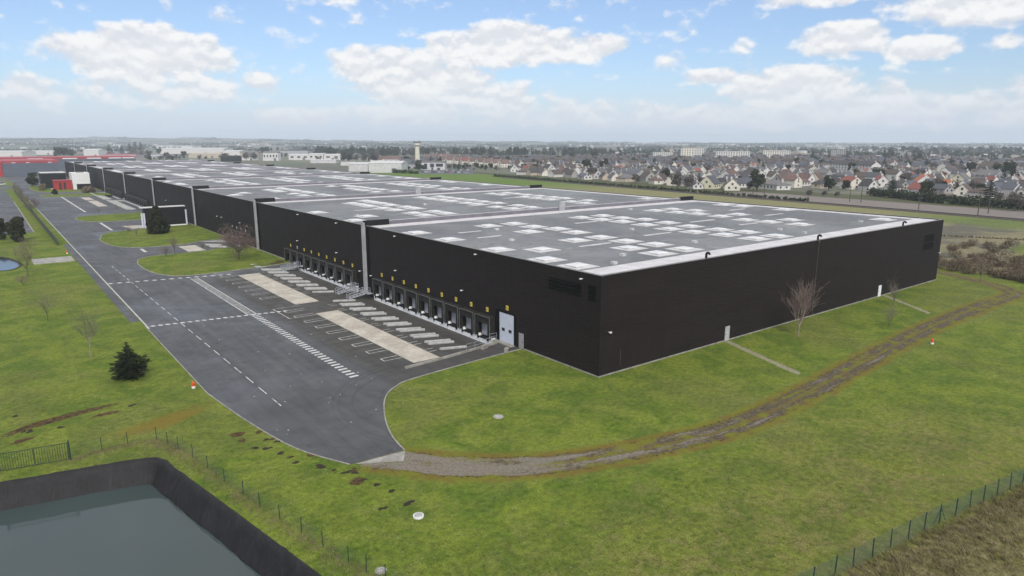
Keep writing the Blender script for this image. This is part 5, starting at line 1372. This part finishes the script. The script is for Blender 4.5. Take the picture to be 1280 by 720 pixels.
wW, wG, wB = M['wall_white'], M['pilaster'], M['wall_beige']
shed(201,280,192.5,186.2,60,wW,M['offwhite'],'long white industrial shed on the far side of the warehouse roof, left of the town')
shed(195,240,187,183,60,wW,M['offwhite'],'farther white factory hall on the left horizon behind the pines')
shed(279,300,196,189.5,40,wW,M['strip'],'short white shed at the right end of the long white shed')
shed(236,276,197.5,192.5,40,wB,M['wall_beige'],'beige shed with a sandy roof just beyond the warehouse roof')
shed(276,296,202,196,20,M['black'],M['soot'],'dark box shaped plant building at the far edge of the warehouse roof',cat='plant building',name='plant_building',door=False)
shed(329,348,201,191.5,14,wW,M['roof_grey'],'white block with two rows of windows left of the dark roofed shed',cat='building',name='office_block',wins=5)
shed(349,385,194,188.5,40,wG,M['roof_dark'],'long shed with a dark mauve roof left of the town trees')
shed(361,386,200,194,25,wW,M['offwhite'],'small white shed, left of three before the dark trees',wins=3)
shed(386,404,200,193.3,25,wW,M['offwhite'],'small white shed, middle of three before the dark trees',wins=3)
shed(405,425,200,194,25,wW,M['offwhite'],'small white shed, right of three before the dark trees',wins=2)
shed(461,502,216,204.5,40,M['strip'],M['strip'],'large pale grey windowless hall directly behind the warehouse roof',cat='hall',name='grey_hall')
shed(436,460,214.5,205.5,40,M['strip'],M['offwhite'],'lower pale hall at the left of the large grey hall',cat='hall',name='grey_hall',door=False)
shed(504,526,210.5,205.8,20,wG,M['roof_slate'],'low grey shed between the large grey hall and the glass fronted office')
shed(527,556,212.5,203.5,18,M['strip'],M['roof_grey'],'grey modern office with tall dark windows behind the parked cars',cat='office',name='modern_office',wins=0,door=False)
mo = [o for o in col.objects if o.name.startswith('modern_office')][0]
ww = [c for c in mo.children if c.name.startswith('wall')][0]; hw = max(v.co.x for v in ww.data.vertices); hh = max(v.co.z for v in ww.data.vertices)
for q0, q1, z0 in ((-0.78,-0.52,0.1),(-0.25,0.08,0.35),(-0.15,0.0,0.02),(0.25,0.85,0.45),(0.35,0.6,0.02)):
    MB().box(q0*hw,q1*hw,-0.16 if z0 < 0.05 else -0.1,-0.01,z0*hh,hh*(0.30 if z0 < 0.05 else 0.86)).build('window', M['glass'], mo)
shed(480,498,204,199.5,14,wW,M['roof_russet'],'white house block left of the foot of the water tower',cat='building',name='white_block',wins=3,door=False)
shed(1164,1216,207,202,40,wG,M['roof_slate'],'long blue roofed factory above the orange roofed house',door=False)
shed(1262,1300,210,203.5,30,M['wall_beige'],M['roof_grey'],'pale beige factory behind the trees at the right edge')
shed(105,124,196,188,25,wW,M['offwhite'],'white box shaped hall behind the red roof band')
shed(-20,28,197,190,40,wW,M['offwhite'],'white sheds at the far left edge behind the red roof band')
shed(30,72,193.5,189.3,40,wW,M['strip'],'long pale shed behind the left end of the red roof band')
shed(300,322,197,191.5,25,wB,M['roof_grey'],'beige workshop between the white sheds')
shed(128,170,197,193.5,30,wG,M['redroof'],'low workshop with a reddish roof in front of the pines')

shed(186,200,198,194.5,20,wG,M['strip'],'small grey store left of the long white shed')
shed(300,318,200.5,196.5,18,wW,M['roof_grey'],'low white store beside the dark plant building')
shed(426,442,207,203.5,16,wW,M['strip'],'low white annexe before the dark tree screen')
shed(388,420,204,200.5,20,M['strip'],M['offwhite'],'long low pale roof just beyond the warehouse, before the three small sheds',door=False)
shed(405,440,192.5,189.2,25,wW,M['roof_russet'],'white houses block with a russet roof above the three small sheds',cat='building',name='white_block',wins=5,door=False)
# filler houses in street rows
rg = random.Random(99)
wk = ['white','white','cream','white','grey','white','beige','cream']; rk = ['brown','brown','slate','dark','grey','russet','brown','slate','dark','russet','brown','dark','grey','dark','slate','red']
protos = {}
def proto_house(shape, wall, roof, near):
    key = (shape,wall,roof,near)
    if key in protos: return protos[key], False
    S = {'cottage':dict(L=11,D=8.5,h=2.9,rh=3.3),'tall house':dict(L=11,D=9,h=5.0,rh=2.8),'bungalow':dict(L=13,D=8.5,h=2.7,rh=2.6,hip=True),'long house':dict(L=17,D=8.5,h=2.9,rh=3.1)}[shape]
    e = make_house('house',S['L'],S['D'],S['h'],S['rh'],wall,roof,hip=S.get('hip',False),detail=1 if near else 0,chim=1)
    protos[key] = e; return e, True
cand = []
for row in range(28):
    dx = 20 + row*22 + row*row*0.30
    step = 15.0 + row*0.42; y = 5 + rg.uniform(0,step)
    while y < 900:
        yy = y + rg.uniform(-3,3); x = rail_x(yy) + 28 + (62 if yy < 185 else 0) + dx + rg.uniform(-4,4); y += step*rg.uniform(0.85,1.25)
        if yy > 430 and x < 330: continue
        if 536 < proj(x,yy)[0] < 642 and proj(x,yy)[1] > 203.0: continue
        px, py = proj(x,yy); 
        if not (506 < px < 1325) or py < 189: continue
        if rg.random() < 0.10: continue
        if any((x-a)**2+(yy-b)**2 < (r+6.0)**2 for a,b,r in placed): continue
        cand.append((cam_dist(x,yy),x,yy))
cand.sort()
LM = [('water tower',at(522,206)),('red roofed terrace',at(590,207)),('apartment tower',at(865,200)),('joined pale flats',at(916,200)),('long white terrace',at(1064,215)),('orange roof',at(1154,233)),('blue factory',at(1190,207)),('cream corner house',at(914,238)),('big white house',at(1118,213)),('bright red roof',at(1100,234)),('slate row',at(770,222)),('dormered slate roof',at(694,218)),('pale yellow gable',at(1200,230)),('wide brown roof',at(810,226)),('farther cream flats',at(965,198)),('plain grey roof',at(1235,227))]
def where(x, y):
    px, py = proj(x,y); best = min(LM, key=lambda l: (x-l[1][0])**2+(y-l[1][1])**2); bx, by = proj(*best[1])
    side = 'left of' if px < bx-9 else 'right of' if px > bx+9 else ('before' if py > by else 'behind')
    return side, best[0], px
items = []; far_mb = MB(); N_IND = 258
for i, (d, x, y) in enumerate(cand):
    shape = rg.choice(['cottage','cottage','tall house','bungalow','long house','cottage']); wall = rg.choice(wk); roof = rg.choice(rk); rz = R(A_ + rg.choice((0,90,90,0,20,70)) + rg.uniform(-6,6))
    if i < N_IND:
        pr_, new = proto_house(shape, wall, roof, d < 520)
        o = pr_ if new else dup(pr_)
        o.location = (x,y,0); o.rotation_euler = (0,0,rz); s = rg.uniform(0.72,0.98); o.scale = (s,s,rg.uniform(0.92,1.1))
        side, lm, px = where(x,y); items.append((f'{roof} roofed {wall} {shape} {side} the {lm}', px, o)); placed.append((x,y,7))
    else:
        far_mb.cur = 0 if wall != 'grey' else 1; far_mb.obox((x,y),11,8,0,4.0,rz); far_mb.cur = 2 if rg.random() < .6 else 3
        ca, sa = math.cos(rz), math.sin(rz)
        P = [(x+a*ca-b*sa, y+a*sa+b*ca, z) for a,b,z in ((-6,-4.6,3.9),(6,-4.6,3.9),(6,4.6,3.9),(-6,4.6,3.9),(-6,0,7.6),(6,0,7.6))]
        far_mb.add(P, [(0,1,5,4),(2,3,4,5),(0,4,3),(1,2,5),(3,2,1,0)])
if far_mb.v: stuff(tag(far_mb.build('distant_houses', [M['wall_white'],M['wall_beige'],M['roof_brown'],M['roof_slate']], raw=True), 'farthest rows of small houses blurring into the haze behind the town', 'houses'))
ORD = ['first','second','third','fourth','fifth','sixth','seventh','eighth','ninth','tenth']
def label_items(items, cat, group, plural):
    by = {}
    for it in items: by.setdefault(it[0], []).append(it)
    for lb, L_ in by.items():
        L_.sort(key=lambda q: q[1])
        for k, (l, px, o) in enumerate(L_):
            if len(L_) == 1: t_ = l
            elif len(L_) == 2: t_ = ('left one: ' if k == 0 else 'right one: ') + l
            elif len(L_) <= 10: t_ = f'{ORD[k]} from the left: {l}'
            else: t_ = l
            if len(L_) in range(2,11): t_ = l + (', ' + ('left' if k == 0 else 'right') + ' of two' if len(L_) == 2 else f', {ORD[k]} from left of {len(L_)}' if len(L_) < 11 else '')
            tag(o, t_, cat, group)
label_items(items, 'house', GRP, 'houses')

# town trees: shared crowns
def tree_proto(kind, seed):
    e = empty({'evergreen':'evergreen_tree','bare':'bare_tree','conifer':'conifer_tree'}[kind])
    if kind == 'evergreen': crown_mb(seed,4.2,7.5,900,0.55,1.6,lumps=11).build('crown', M['ever'], e, raw=True); MB().tube((0,0,0),(0,0,5),0.28,0.14,n=6).build('trunk', M['bark'], e)
    elif kind == 'bare': crown_mb(seed,4.0,7.0,900,0.20,2.0,lumps=12,elong=3.4,ragged=0.85).build('crown', M['bare'], e, raw=True); MB().tube((0,0,0),(0,0,5.5),0.24,0.10,n=6).build('trunk', M['bark'], e)
    else:
        mb, wd = conifer_mb(seed,11,2.6,13,14,0.75,0.8,0.8); mb.build('crown', M['needle'], e, raw=True); wd.tube((0,0,0),(0,0,10.5),0.22,0.05,n=6).build('trunk', M['bark'], e, raw=True)
    return e
tp = {(k,i): None for k in ('evergreen','bare','conifer') for i in range(3)}
titems = []
def put_tree(kind, x, y, s, label=None, group='trees of the town', sz=1.0):
    key = (kind, rg.randrange(3))
    if tp[key] is None: tp[key] = tree_proto(kind, 200+key[1]*7+len(kind)); o = tp[key]
    else: o = dup(tp[key])
    o.location = (x,y,0); o.rotation_euler = (0,0,rg.uniform(0,6.28)); k = 1.45 if kind == 'conifer' else 1.0; o.scale = (s*k,s*k,s*sz)
    if label: tag(o, label, 'tree')
    else:
        side, lm, px = where(x,y); nm = {'evergreen':'dark rounded evergreen','bare':'leafless tree','conifer':'pointed dark conifer'}[kind]
        titems.append((f'{nm} {side} the {lm}', px, o))
    return o
# trees one can point to: (kind, px, base, top, label)
for kind, px, yb, yt, lb in [('conifer',170,193,178.5,'tallest dark pine of the clump beyond the red roof band'),('conifer',163,193,180.5,'dark pine left in the clump beyond the red roof band'),('conifer',177,193,179,'dark pine right in the clump beyond the red roof band'),('conifer',153,193,182.5,'dark pine standing just left of the pine clump'),('conifer',137,193,181.5,'pointed pine behind the white box hall left of the clump'),
    ('evergreen',73,197,185,'leftmost rounded dark tree behind the red roof band'),('evergreen',81,197,184,'tallest rounded dark tree behind the red roof band'),('evergreen',89,197,186,'rightmost rounded dark tree behind the red roof band'),('evergreen',230,197,188.5,'small round dark tree before the long white shed'),('evergreen',199,193,185.5,'dark tree at the left end of the long white shed'),
    ('bare',187,197,188,'leafless tree behind the roof right of the pine clump'),('bare',208,198,190,'leafless tree behind the roof below the long white shed'),('bare',308,201,190,'leafless tree, left of two beyond the dark plant building'),('bare',317,201,190.5,'leafless tree, right of two beyond the dark plant building'),
    ('evergreen',430,202,192,'first dark tree of the screen left of the water tower'),('evergreen',437,202,192.5,'second dark tree of the screen left of the water tower'),('bare',446,202,193,'leafless tree in the dark screen left of the water tower'),('bare',455,203,192,'leafless tree right in the dark screen left of the water tower'),
    ('bare',467,203,190,'leafless tree above the large grey hall'),('evergreen',508,204,195,'dark tree at the left foot of the water tower'),('evergreen',523,214,203.5,'dark tree beside the low grey shed'),
    ('evergreen',946,239,214,'large dark pine with a bare stem beside the cream corner house'),('evergreen',833,228,212,'round dark tree before the beige gabled house'),('bare',846,237,215,'leafless garden tree in front of the beige gabled house'),('bare',862,238,219,'leafless garden tree left of the pale yellow gable house'),('conifer',873,234,217,'narrow conifer beside the pale yellow gable house with slate roof'),
    ('evergreen',1097,228,210,'dark rounded tree behind the bright red roof'),('evergreen',1057,238,226,'round dark bush tree on the green verge'),('evergreen',1212,219,204,'broad dark tree behind the pale yellow house'),('evergreen',1246,220,204,'broad dark tree left of two behind the plain grey roof'),('evergreen',1260,222,203.5,'broad dark tree right of two behind the plain grey roof'),('conifer',1195,241,225,'green pointed conifer in the hedge by the pale yellow house'),
    ('conifer',1015,203,189,'single tall conifer right of the farthest flats'),('conifer',1104,201,188.5,'leftmost pine of the dark skyline row'),('conifer',1110,201,188,'second pine of the dark skyline row'),('conifer',1115,201,188.5,'third pine of the dark skyline row'),('conifer',1132,202,190,'pine in the gap of the dark skyline row'),('conifer',1142,202,188.5,'fifth pine of the dark skyline row'),('conifer',1149,202,188,'last pine of the dark skyline row'),
    ('bare',1170,238,222,'leafless tree between the orange roof and the hedge'),('bare',1216,240,226,'leafless tree over the hedge by the bluish slate bungalow'),('bare',1268,264,240,'wide leafless thicket tree at the right end of the hedge'),('bare',1130,233,215,'leafless tree between the red and the orange roofs'),('evergreen',655,214,204,'dark tree beside the small pale yellow gable'),('evergreen',733,214,199,'dark tree behind the white slate row, left of two'),('evergreen',756,213,199,'dark tree behind the white slate row, right of two'),
    ('bare',795,230,217,'leafless tree at the hedge before the wide brown roof'),('bare',1011,246,237,'low leafless tree on the verge, left of three'),('bare',1030,246,238,'low leafless tree on the verge, middle of three'),('bare',1046,247,239,'low leafless tree on the verge, right of three'),('conifer',715,201,187,'tall conifer on the skyline left of the flats'),('evergreen',742,200,189,'round dark tree on the skyline left of the flats'),('conifer',775,200,188,'dark conifer on the skyline just left of the low slab')]:
    x, y = at(px,yb); dep = (x-CX)*FX+(y-CY)*FY; hh = (yb-yt)*dep/FPX; base = {'evergreen':9.1,'bare':9.0,'conifer':11.0}[kind]; put_tree(kind, x, y, hh/base, lb); placed.append((x,y,3.5))
n_ = 0
while n_ < 250:
    k = rg.random(); yy = rg.uniform(10,900); x = rail_x(yy)+30+(30 if yy < 175 else 0)+rg.random()**1.1*800; px, py = proj(x,yy)
    if not (506 < px < 1320) or py < 189 or (yy > 430 and x < 340): continue
    if any((x-a)**2+(yy-b)**2 < (r*0.75+2.5)**2 for a,b,r in placed): continue
    kind = rg.choice(('evergreen','bare','bare','conifer','evergreen','evergreen')); put_tree(kind,x,yy,rg.uniform(0.55,1.05)); placed.append((x,yy,2)); n_ += 1
for _ in range(150):
    px = rg.uniform(320,800) if rg.random() < 0.75 else rg.uniform(1080,1290); x, y = at(px, rg.uniform(188.5,193.5))
    put_tree(rg.choice(('evergreen','evergreen','evergreen','bare','conifer')),x,y,rg.uniform(1.0,1.9))
for _ in range(85):
    px = rg.uniform(385,765); x, y = at(px, rg.uniform(192.5,196.5)); 
    if any((x-a)**2+(y-b)**2 < (r*0.8+4)**2 for a,b,r in placed): continue
    put_tree(rg.choice(('evergreen','evergreen','evergreen','bare','conifer')),x,y,rg.uniform(1.2,2.1)); placed.append((x,y,3))
for _ in range(40):
    x, y = at(rg.uniform(505,640), rg.uniform(207.5,213.5))
    if any((x-a)**2+(y-b)**2 < (r*0.7+3)**2 for a,b,r in placed): continue
    put_tree(rg.choice(('evergreen','bare','evergreen')),x,y,rg.uniform(0.25,0.6)); placed.append((x,y,1.5))
LM.extend([('long white shed',at(240,192)),('three small white sheds',at(393,200)),('pale grey hall',at(480,216)),('pine clump',at(168,193))])
for _ in range(70):
    px = rg.uniform(180,505); py = rg.uniform(194,201.5) if px < 430 else rg.uniform(196,203); x, y = at(px,py)
    if any((x-a)**2+(y-b)**2 < (r*0.8+4)**2 for a,b,r in placed) or (x < 110 and y < 660): continue
    put_tree(rg.choice(('bare','bare','evergreen','bare')),x,y,rg.uniform(0.5,1.05)); placed.append((x,y,2))
label_items(titems, 'tree', 'trees of the town', 'trees')

# far woods and far villages on the plain and hills
def far_z(x, y):
    r = math.hypot(x-CX,y-CY); az = math.degrees(math.atan2(x-CX,y-CY)); f = min(1.0,max(0.0,(r-2300)/5600.0)); f = f*f*(3-2*f)
    wob = 0.92+0.12*math.sin(az*0.22+r*0.0007)+0.07*math.sin(az*0.7-r*0.0013)+0.03*math.sin(az*2.1+r*0.002)
    return hill_profile(az)*f*wob
rg2 = random.Random(41); mb = MB(); hv = MB()
for _ in range(340):
    az = R(rg2.uniform(-4,80)); r = 1500+rg2.random()**1.3*6000; L_ = rg2.uniform(20,190)*(r/3000)**0.7; x0, y0 = CX+r*math.sin(az), CY+r*math.cos(az); dirx = az+math.pi/2+rg2.uniform(-.5,.5)
    if math.degrees(az) < 22 and r < 1900: continue
    k = int(L_/9)+2
    for j in range(k):
        x = x0+math.sin(dirx)*(j-k/2)*9+rg2.gauss(0,3); y = y0+math.cos(dirx)*(j-k/2)*9+rg2.gauss(0,5); s = rg2.uniform(4,7.5)
        leaf_cloud(mb, rg2, (x,y,far_z(x,y)+s*0.7), (s,s,s*0.9), 16, 2.6)
stuff(tag(mb.build('distant_woods', M['hedge'], raw=True), 'dark strips of woodland fading into haze on the far plain', 'woods'))
for _ in range(420):
    az = R(rg2.uniform(-2,78)); r = 1500+rg2.random()*4200
    if math.degrees(az) < 24 and r < 2000: continue
    x, y = CX+r*math.sin(az), CY+r*math.cos(az); hv.cur = rg2.choice((0,0,1,2)); hv.obox((x,y),rg2.uniform(8,26),9,far_z(x,y)-2,far_z(x,y)+rg2.uniform(4,7),rg2.uniform(0,3.1))
stuff(tag(hv.build('distant_village', [M['wall_white'],M['wall_beige'],M['roof_grey']], raw=True), 'pale specks of far villages scattered over the hazy hills', 'village'))

# ------------------------------------------------------------------ vehicles
CARC = {'white':(0.62,0.62,0.62),'silver':(0.35,0.36,0.38),'dark grey':(0.06,0.062,0.07),'black':(0.015,0.015,0.017),'blue':(0.035,0.07,0.19),'red':(0.42,0.03,0.025)}
for k, c in CARC.items(): M['car_'+k] = plain('car_paint_'+k.replace(' ','_'), c, 0.28, 0.05, spec=0.6)
def car(x, y, rz, colr, label, van=False):
    e = empty('parked_van' if van else 'parked_car', (x,y,0.02), rz); tag(e,label,'van' if van else 'car')
    L_, W, H, B = (5.2,1.95,2.1,1.1) if van else (4.3,1.75,1.45,0.88)
    mb = MB()
    prof = [(-L_/2,0.32),(L_/2,0.32),(L_/2,0.72),(L_/2*0.92,B-0.05),(L_/2*0.5,B),(-L_/2*0.96,B),(-L_/2,0.7)]
    P = [(a,s*W/2,z) for s in (-1,1) for a,z in prof]; n = len(prof); mb.add(P, [tuple(range(n-1,-1,-1)), tuple(range(n,2*n))]+[(i,(i+1)%n,n+(i+1)%n,n+i) for i in range(n)])
    mb.build('body', M['car_'+colr], e)
    f0, f1 = (0.50,0.34) if van else (0.46,0.20); r0, r1 = (-0.97,-0.95) if van else (-0.90,-0.62)
    def cab(z0,z1,sh,a): return [(L_/2*(f0+(f1-f0)*a),sh),(L_/2*(r0+(r1-r0)*a),sh)]
    g = MB(); P = []
    for a, z, w in ((0,B+.002,W/2*0.96),(1,H-0.08,W/2*0.80)): P += [(L_/2*(f0+(f1-f0)*a),-w,z),(L_/2*(r0+(r1-r0)*a),-w,z),(L_/2*(r0+(r1-r0)*a),w,z),(L_/2*(f0+(f1-f0)*a),w,z)]
    g.add(P, [(0,1,5,4),(1,2,6,5),(2,3,7,6),(3,0,4,7)]); g.build('window', M['glass'], e)
    MB().box(L_/2*r1,L_/2*f1,-W/2*0.81,W/2*0.81,H-0.079,H).build('roof', M['car_'+colr], e)
    for a in (-0.62,0.62):
        for s in (-1,1):
            w_ = MB().tube((L_/2*a,s*W/2*0.86,0.32),(L_/2*a,s*W/2*1.01,0.32),0.32,n=12).build('wheel', M['black_matt'], e)
            MB().tube((L_/2*a,s*W/2*1.012,0.32),(L_/2*a,s*W/2*1.03,0.32),0.19,n=10).build('rim', M['galv'], w_)
    for s in (-1,1):
        MB().box(L_/2+0.002,L_/2+0.03,s*W*0.36-0.18,s*W*0.36+0.18,0.62,0.76).build('headlight', M['dome'], e)
        MB().box(-L_/2-0.03,-L_/2-0.002,s*W*0.38-0.14,s*W*0.38+0.14,0.66,0.80).build('tail_light', M['red'], e)
    return e
cs = ['dark grey','white','silver','black','blue','white','silver','dark grey','red','silver','black','white','dark grey','silver']
for i, c in enumerate(cs):
    px = 529+i*4.1; x, y = at(px, 215.6+0.05*i)
    car(x,y,R(-25)+rg.uniform(-.05,.05),c,f'{c} car, {["first","second","third","fourth","fifth","sixth","seventh","eighth","ninth","tenth","eleventh","twelfth","thirteenth","last"][i]} from the left in the row before the grey office')
q = [at(524,217.3),at(592,217.8),at(592,211.5),at(524,211.5)]
mb = MB(); mb.quad(*[(a,b,0.012) for a,b in q]); struct(mb.build('car_park', M['asphalt']))
for i, c in enumerate(['white','dark grey','silver','white','black','silver','blue','white','dark grey','white']):
    px = 545+i*4.4; x, y = at(px, 213.2)
    car(x,y,R(60)+rg.uniform(-.05,.05),c,f'{c} car, {["first","second","third","fourth","fifth","sixth","seventh","eighth","ninth","last"][i]} from the left in the farther row of the office car park')
x, y = at(1.5,231.5); car(x,y,R(20),'white','white van parked at the far left edge beyond the side lot',van=True)
x, y = at(2,220.5); e = empty('parked_truck', (x,y,0), R(10)); tag(e,'blue truck body standing at the far left edge before the red hall','truck')
MB().box(-5.5,2.6,-1.25,1.25,1.0,3.7).build('cargo_box', M['car_blue'], e); MB().box(2.75,4.8,-1.2,1.2,0.7,3.1).build('cab', M['car_white'], e); MB().box(4.81,4.86,-1.0,1.0,1.9,2.9).build('windscreen', M['glass'], e)
for a in (-4.2,-2.8,3.7):
    for s in (-1,1): MB().tube((a,s*1.0,0.5),(a,s*1.28,0.5),0.5,n=12).build('wheel', M['black_matt'], e)

# ------------------------------------------------------------------ haze, sky, sun, camera
m = bpy.data.materials.new('haze_air'); m.use_nodes = True; t = NT(m.node_tree)
t.n.remove(t.n['Principled BSDF']); vol = t.node('ShaderNodeVolumePrincipled'); vol.inputs['Color'].default_value = (0.80,0.89,1.0,1); vol.inputs['Density'].default_value = 0.00015; vol.inputs['Anisotropy'].default_value = 0.0
t.l.new(vol.outputs[0], t.n['Material Output'].inputs['Volume'])
o = MB().box(-9600,9600,-9600,9600,-6,118).build('haze', m); stuff(tag(o, 'thin bluish haze hanging over the far plain', 'haze'))

SUN_AZ, SUN_EL = 203.0, 42.0      # degrees clockwise from +Y, and above the horizon
w = bpy.data.worlds.new('World'); sc.world = w; w.use_nodes = True; t = NT(w.node_tree); bg = t.n['Background']
sky = t.node('ShaderNodeTexSky', sky_type='NISHITA'); sky.sun_disc = False; sky.sun_elevation = R(SUN_EL); sky.sun_rotation = R(SUN_AZ); sky.altitude = 100; sky.air_density = 1.0; sky.dust_density = 1.0; sky.ozone_density = 1.5
d = t.vm('NORMALIZE', t.node('ShaderNodeTexCoord').outputs['Generated']); dx, dy, dz = t.xyz(d)
az = t.m('MULTIPLY', t.m('ARCTAN2', dx, dy), 57.2958); el = t.m('MULTIPLY', t.m('ARCSINE', dz), 57.2958)
n1 = t.noise(t.comb(t.m('MULTIPLY', az, 0.46), t.m('MULTIPLY', el, 0.70), 0.0), 1.0, 8, 0.53, 0.0)
n2 = t.noise(t.comb(t.m('MULTIPLY', az, 0.11), t.m('MULTIPLY', el, 0.30), 4.0), 1.0, 5, 0.55, 0.2)
# cumulus banks: azimuth, elevation, half widths (degrees), strength
BL = [(10.9,6.0,6.6,2.2,1.2),(13.5,4.2,6.0,1.5,0.62),(9.5,3.6,4.5,1.0,0.40),(37.6,7.5,7.0,1.75,1.2),(43.5,7.3,3.5,1.1,0.9),(27.8,6.1,5.2,1.5,1.0),(31.0,4.3,7.0,1.9,1.0),(35.0,3.2,6.5,1.5,0.6),(59.3,3.9,5.2,1.9,1.1),(62.3,3.0,7.0,1.5,0.8),(66,2.6,7,1.3,0.5),(70.2,9.2,5.6,2.0,1.05),(62.6,7.2,3.6,1.4,0.95),(67.2,6.4,2.6,1.0,0.95),(53.6,4.9,2.1,0.8,0.8),(60.5,10.4,4.5,1.0,0.85),
      (24.0,10.6,2.6,0.6,0.35),(20.0,1.9,2.6,0.7,0.6),(50.0,2.2,3.5,0.7,0.5),(72.5,6.5,1.3,0.4,0.3),(56.0,7.2,0.6,0.4,0.16),(50.2,6.2,0.9,0.6,0.18),(3.5,3.4,3.0,0.9,0.5),(11,2.9,2.0,0.6,0.5),(75,3.2,3,1.1,0.7),(27,2.2,3,0.6,0.4),(44,2.2,11,1.1,0.5),(61,2.0,12,1.1,0.6),(31,2.4,8,1.1,0.5),(76,2.2,8,1.3,0.6),(-14,6,8,2.5,0.9),(95,7,12,3,0.9),(125,9,18,4,0.9),(-50,9,20,4,0.9),(200,12,40,6,0.8),(270,10,30,5,0.8)]
field = None; shade = None
for a, e_, wa, we, s in BL:
    q = t.m('SUBTRACT', 1.0, t.m('ADD', t.m('POWER', t.m('DIVIDE', t.m('SUBTRACT', az, a if a < 180 else a-360), wa), 2.0), t.m('POWER', t.m('DIVIDE', t.m('SUBTRACT', el, e_), we), 2.0)))
    q = t.m('MULTIPLY', t.m('MAXIMUM', q, -2.2), s)
    field = q if field is None else t.m('SMOOTH_MAX', field, q, 0.25)
field = t.m('ADD', field, t.m('ADD', t.m('MULTIPLY', t.m('SUBTRACT', n1, 0.5), 3.0), t.m('MULTIPLY', t.m('SUBTRACT', n2, 0.5), 0.8)))
cover = t.step(field, -0.22, 0.48)
# bright upper lobes and greyer bases, from the same field looked at a little higher up
n1b = t.noise(t.comb(t.m('MULTIPLY', az, 0.46), t.m('MULTIPLY', t.m('ADD', el, 0.45), 0.70), 0.0), 1.0, 5, 0.54, 0.0)
lit = t.step(t.m('SUBTRACT', n1, n1b), -0.10, 0.12)
thick = t.step(field, 0.25, 1.25)
cl = t.mix(lit, (5.5,5.7,6.1), (7.3,7.25,7.2)); cl = t.mix(t.m('MULTIPLY', thick, 0.35), cl, (7.2,7.2,7.2))
low = t.step(el, 5.0, 0.2)
cl = t.mix(t.m('MULTIPLY', low, 0.70), cl, (5.6,5.8,6.3))
base = t.vm('MULTIPLY', sky.outputs[0], (0.80,0.90,1.07))
veil = t.mix(t.step(el, 5.5, -0.6, 0.14, 0.92), base, (5.0,5.6,6.75))
zen = t.m('MULTIPLY', t.step(el, 13.0, 34.0), t.step(t.noise(d, 2.2, 5, 0.6), 0.30, 0.56, 0.45, 0.95))
veil = t.mix(zen, veil, (7.4,7.3,7.2))
t.put(bg.inputs['Color'], t.mix(t.m('MULTIPLY', cover, t.m('SUBTRACT', 0.96, t.m('MULTIPLY', low, 0.45))), veil, cl))
bg.inputs['Strength'].default_value = 0.075
try: w.cycles.sampling_method = 'MANUAL'; w.cycles.sample_map_resolution = 512
except Exception: pass

sun = bpy.data.lights.new('sun', 'SUN'); sun.energy = 1.5; sun.angle = R(18); sun.color = (1.0,0.95,0.88)
so = bpy.data.objects.new('sun', sun); col.objects.link(so)
sv = Vector((math.sin(R(SUN_AZ))*math.cos(R(SUN_EL)), math.cos(R(SUN_AZ))*math.cos(R(SUN_EL)), math.sin(R(SUN_EL)))); so.rotation_euler = sv.to_track_quat('Z','Y').to_euler(); so.location = sv*200

cam = bpy.data.cameras.new('camera'); cam.sensor_width = 36.0; cam.lens = 36.0*FPX/1280.0; cam.clip_end = 40000; cam.clip_start = 0.5
co = bpy.data.objects.new('camera', cam); col.objects.link(co); co.location = (CX,CY,CH); co.rotation_euler = (math.pi/2-PITCH, 0, -YAW); sc.camera = co
sc.view_settings.view_transform = 'Standard'; sc.view_settings.look = 'None'; sc.view_settings.gamma = 1.0; sc.view_settings.exposure = 0.85; sc.view_settings.use_curve_mapping = False
sc.render.engine = 'CYCLES'; sc.cycles.use_denoising = True; sc.cycles.max_bounces = 6; sc.cycles.volume_bounces = 2; sc.cycles.transparent_max_bounces = 8
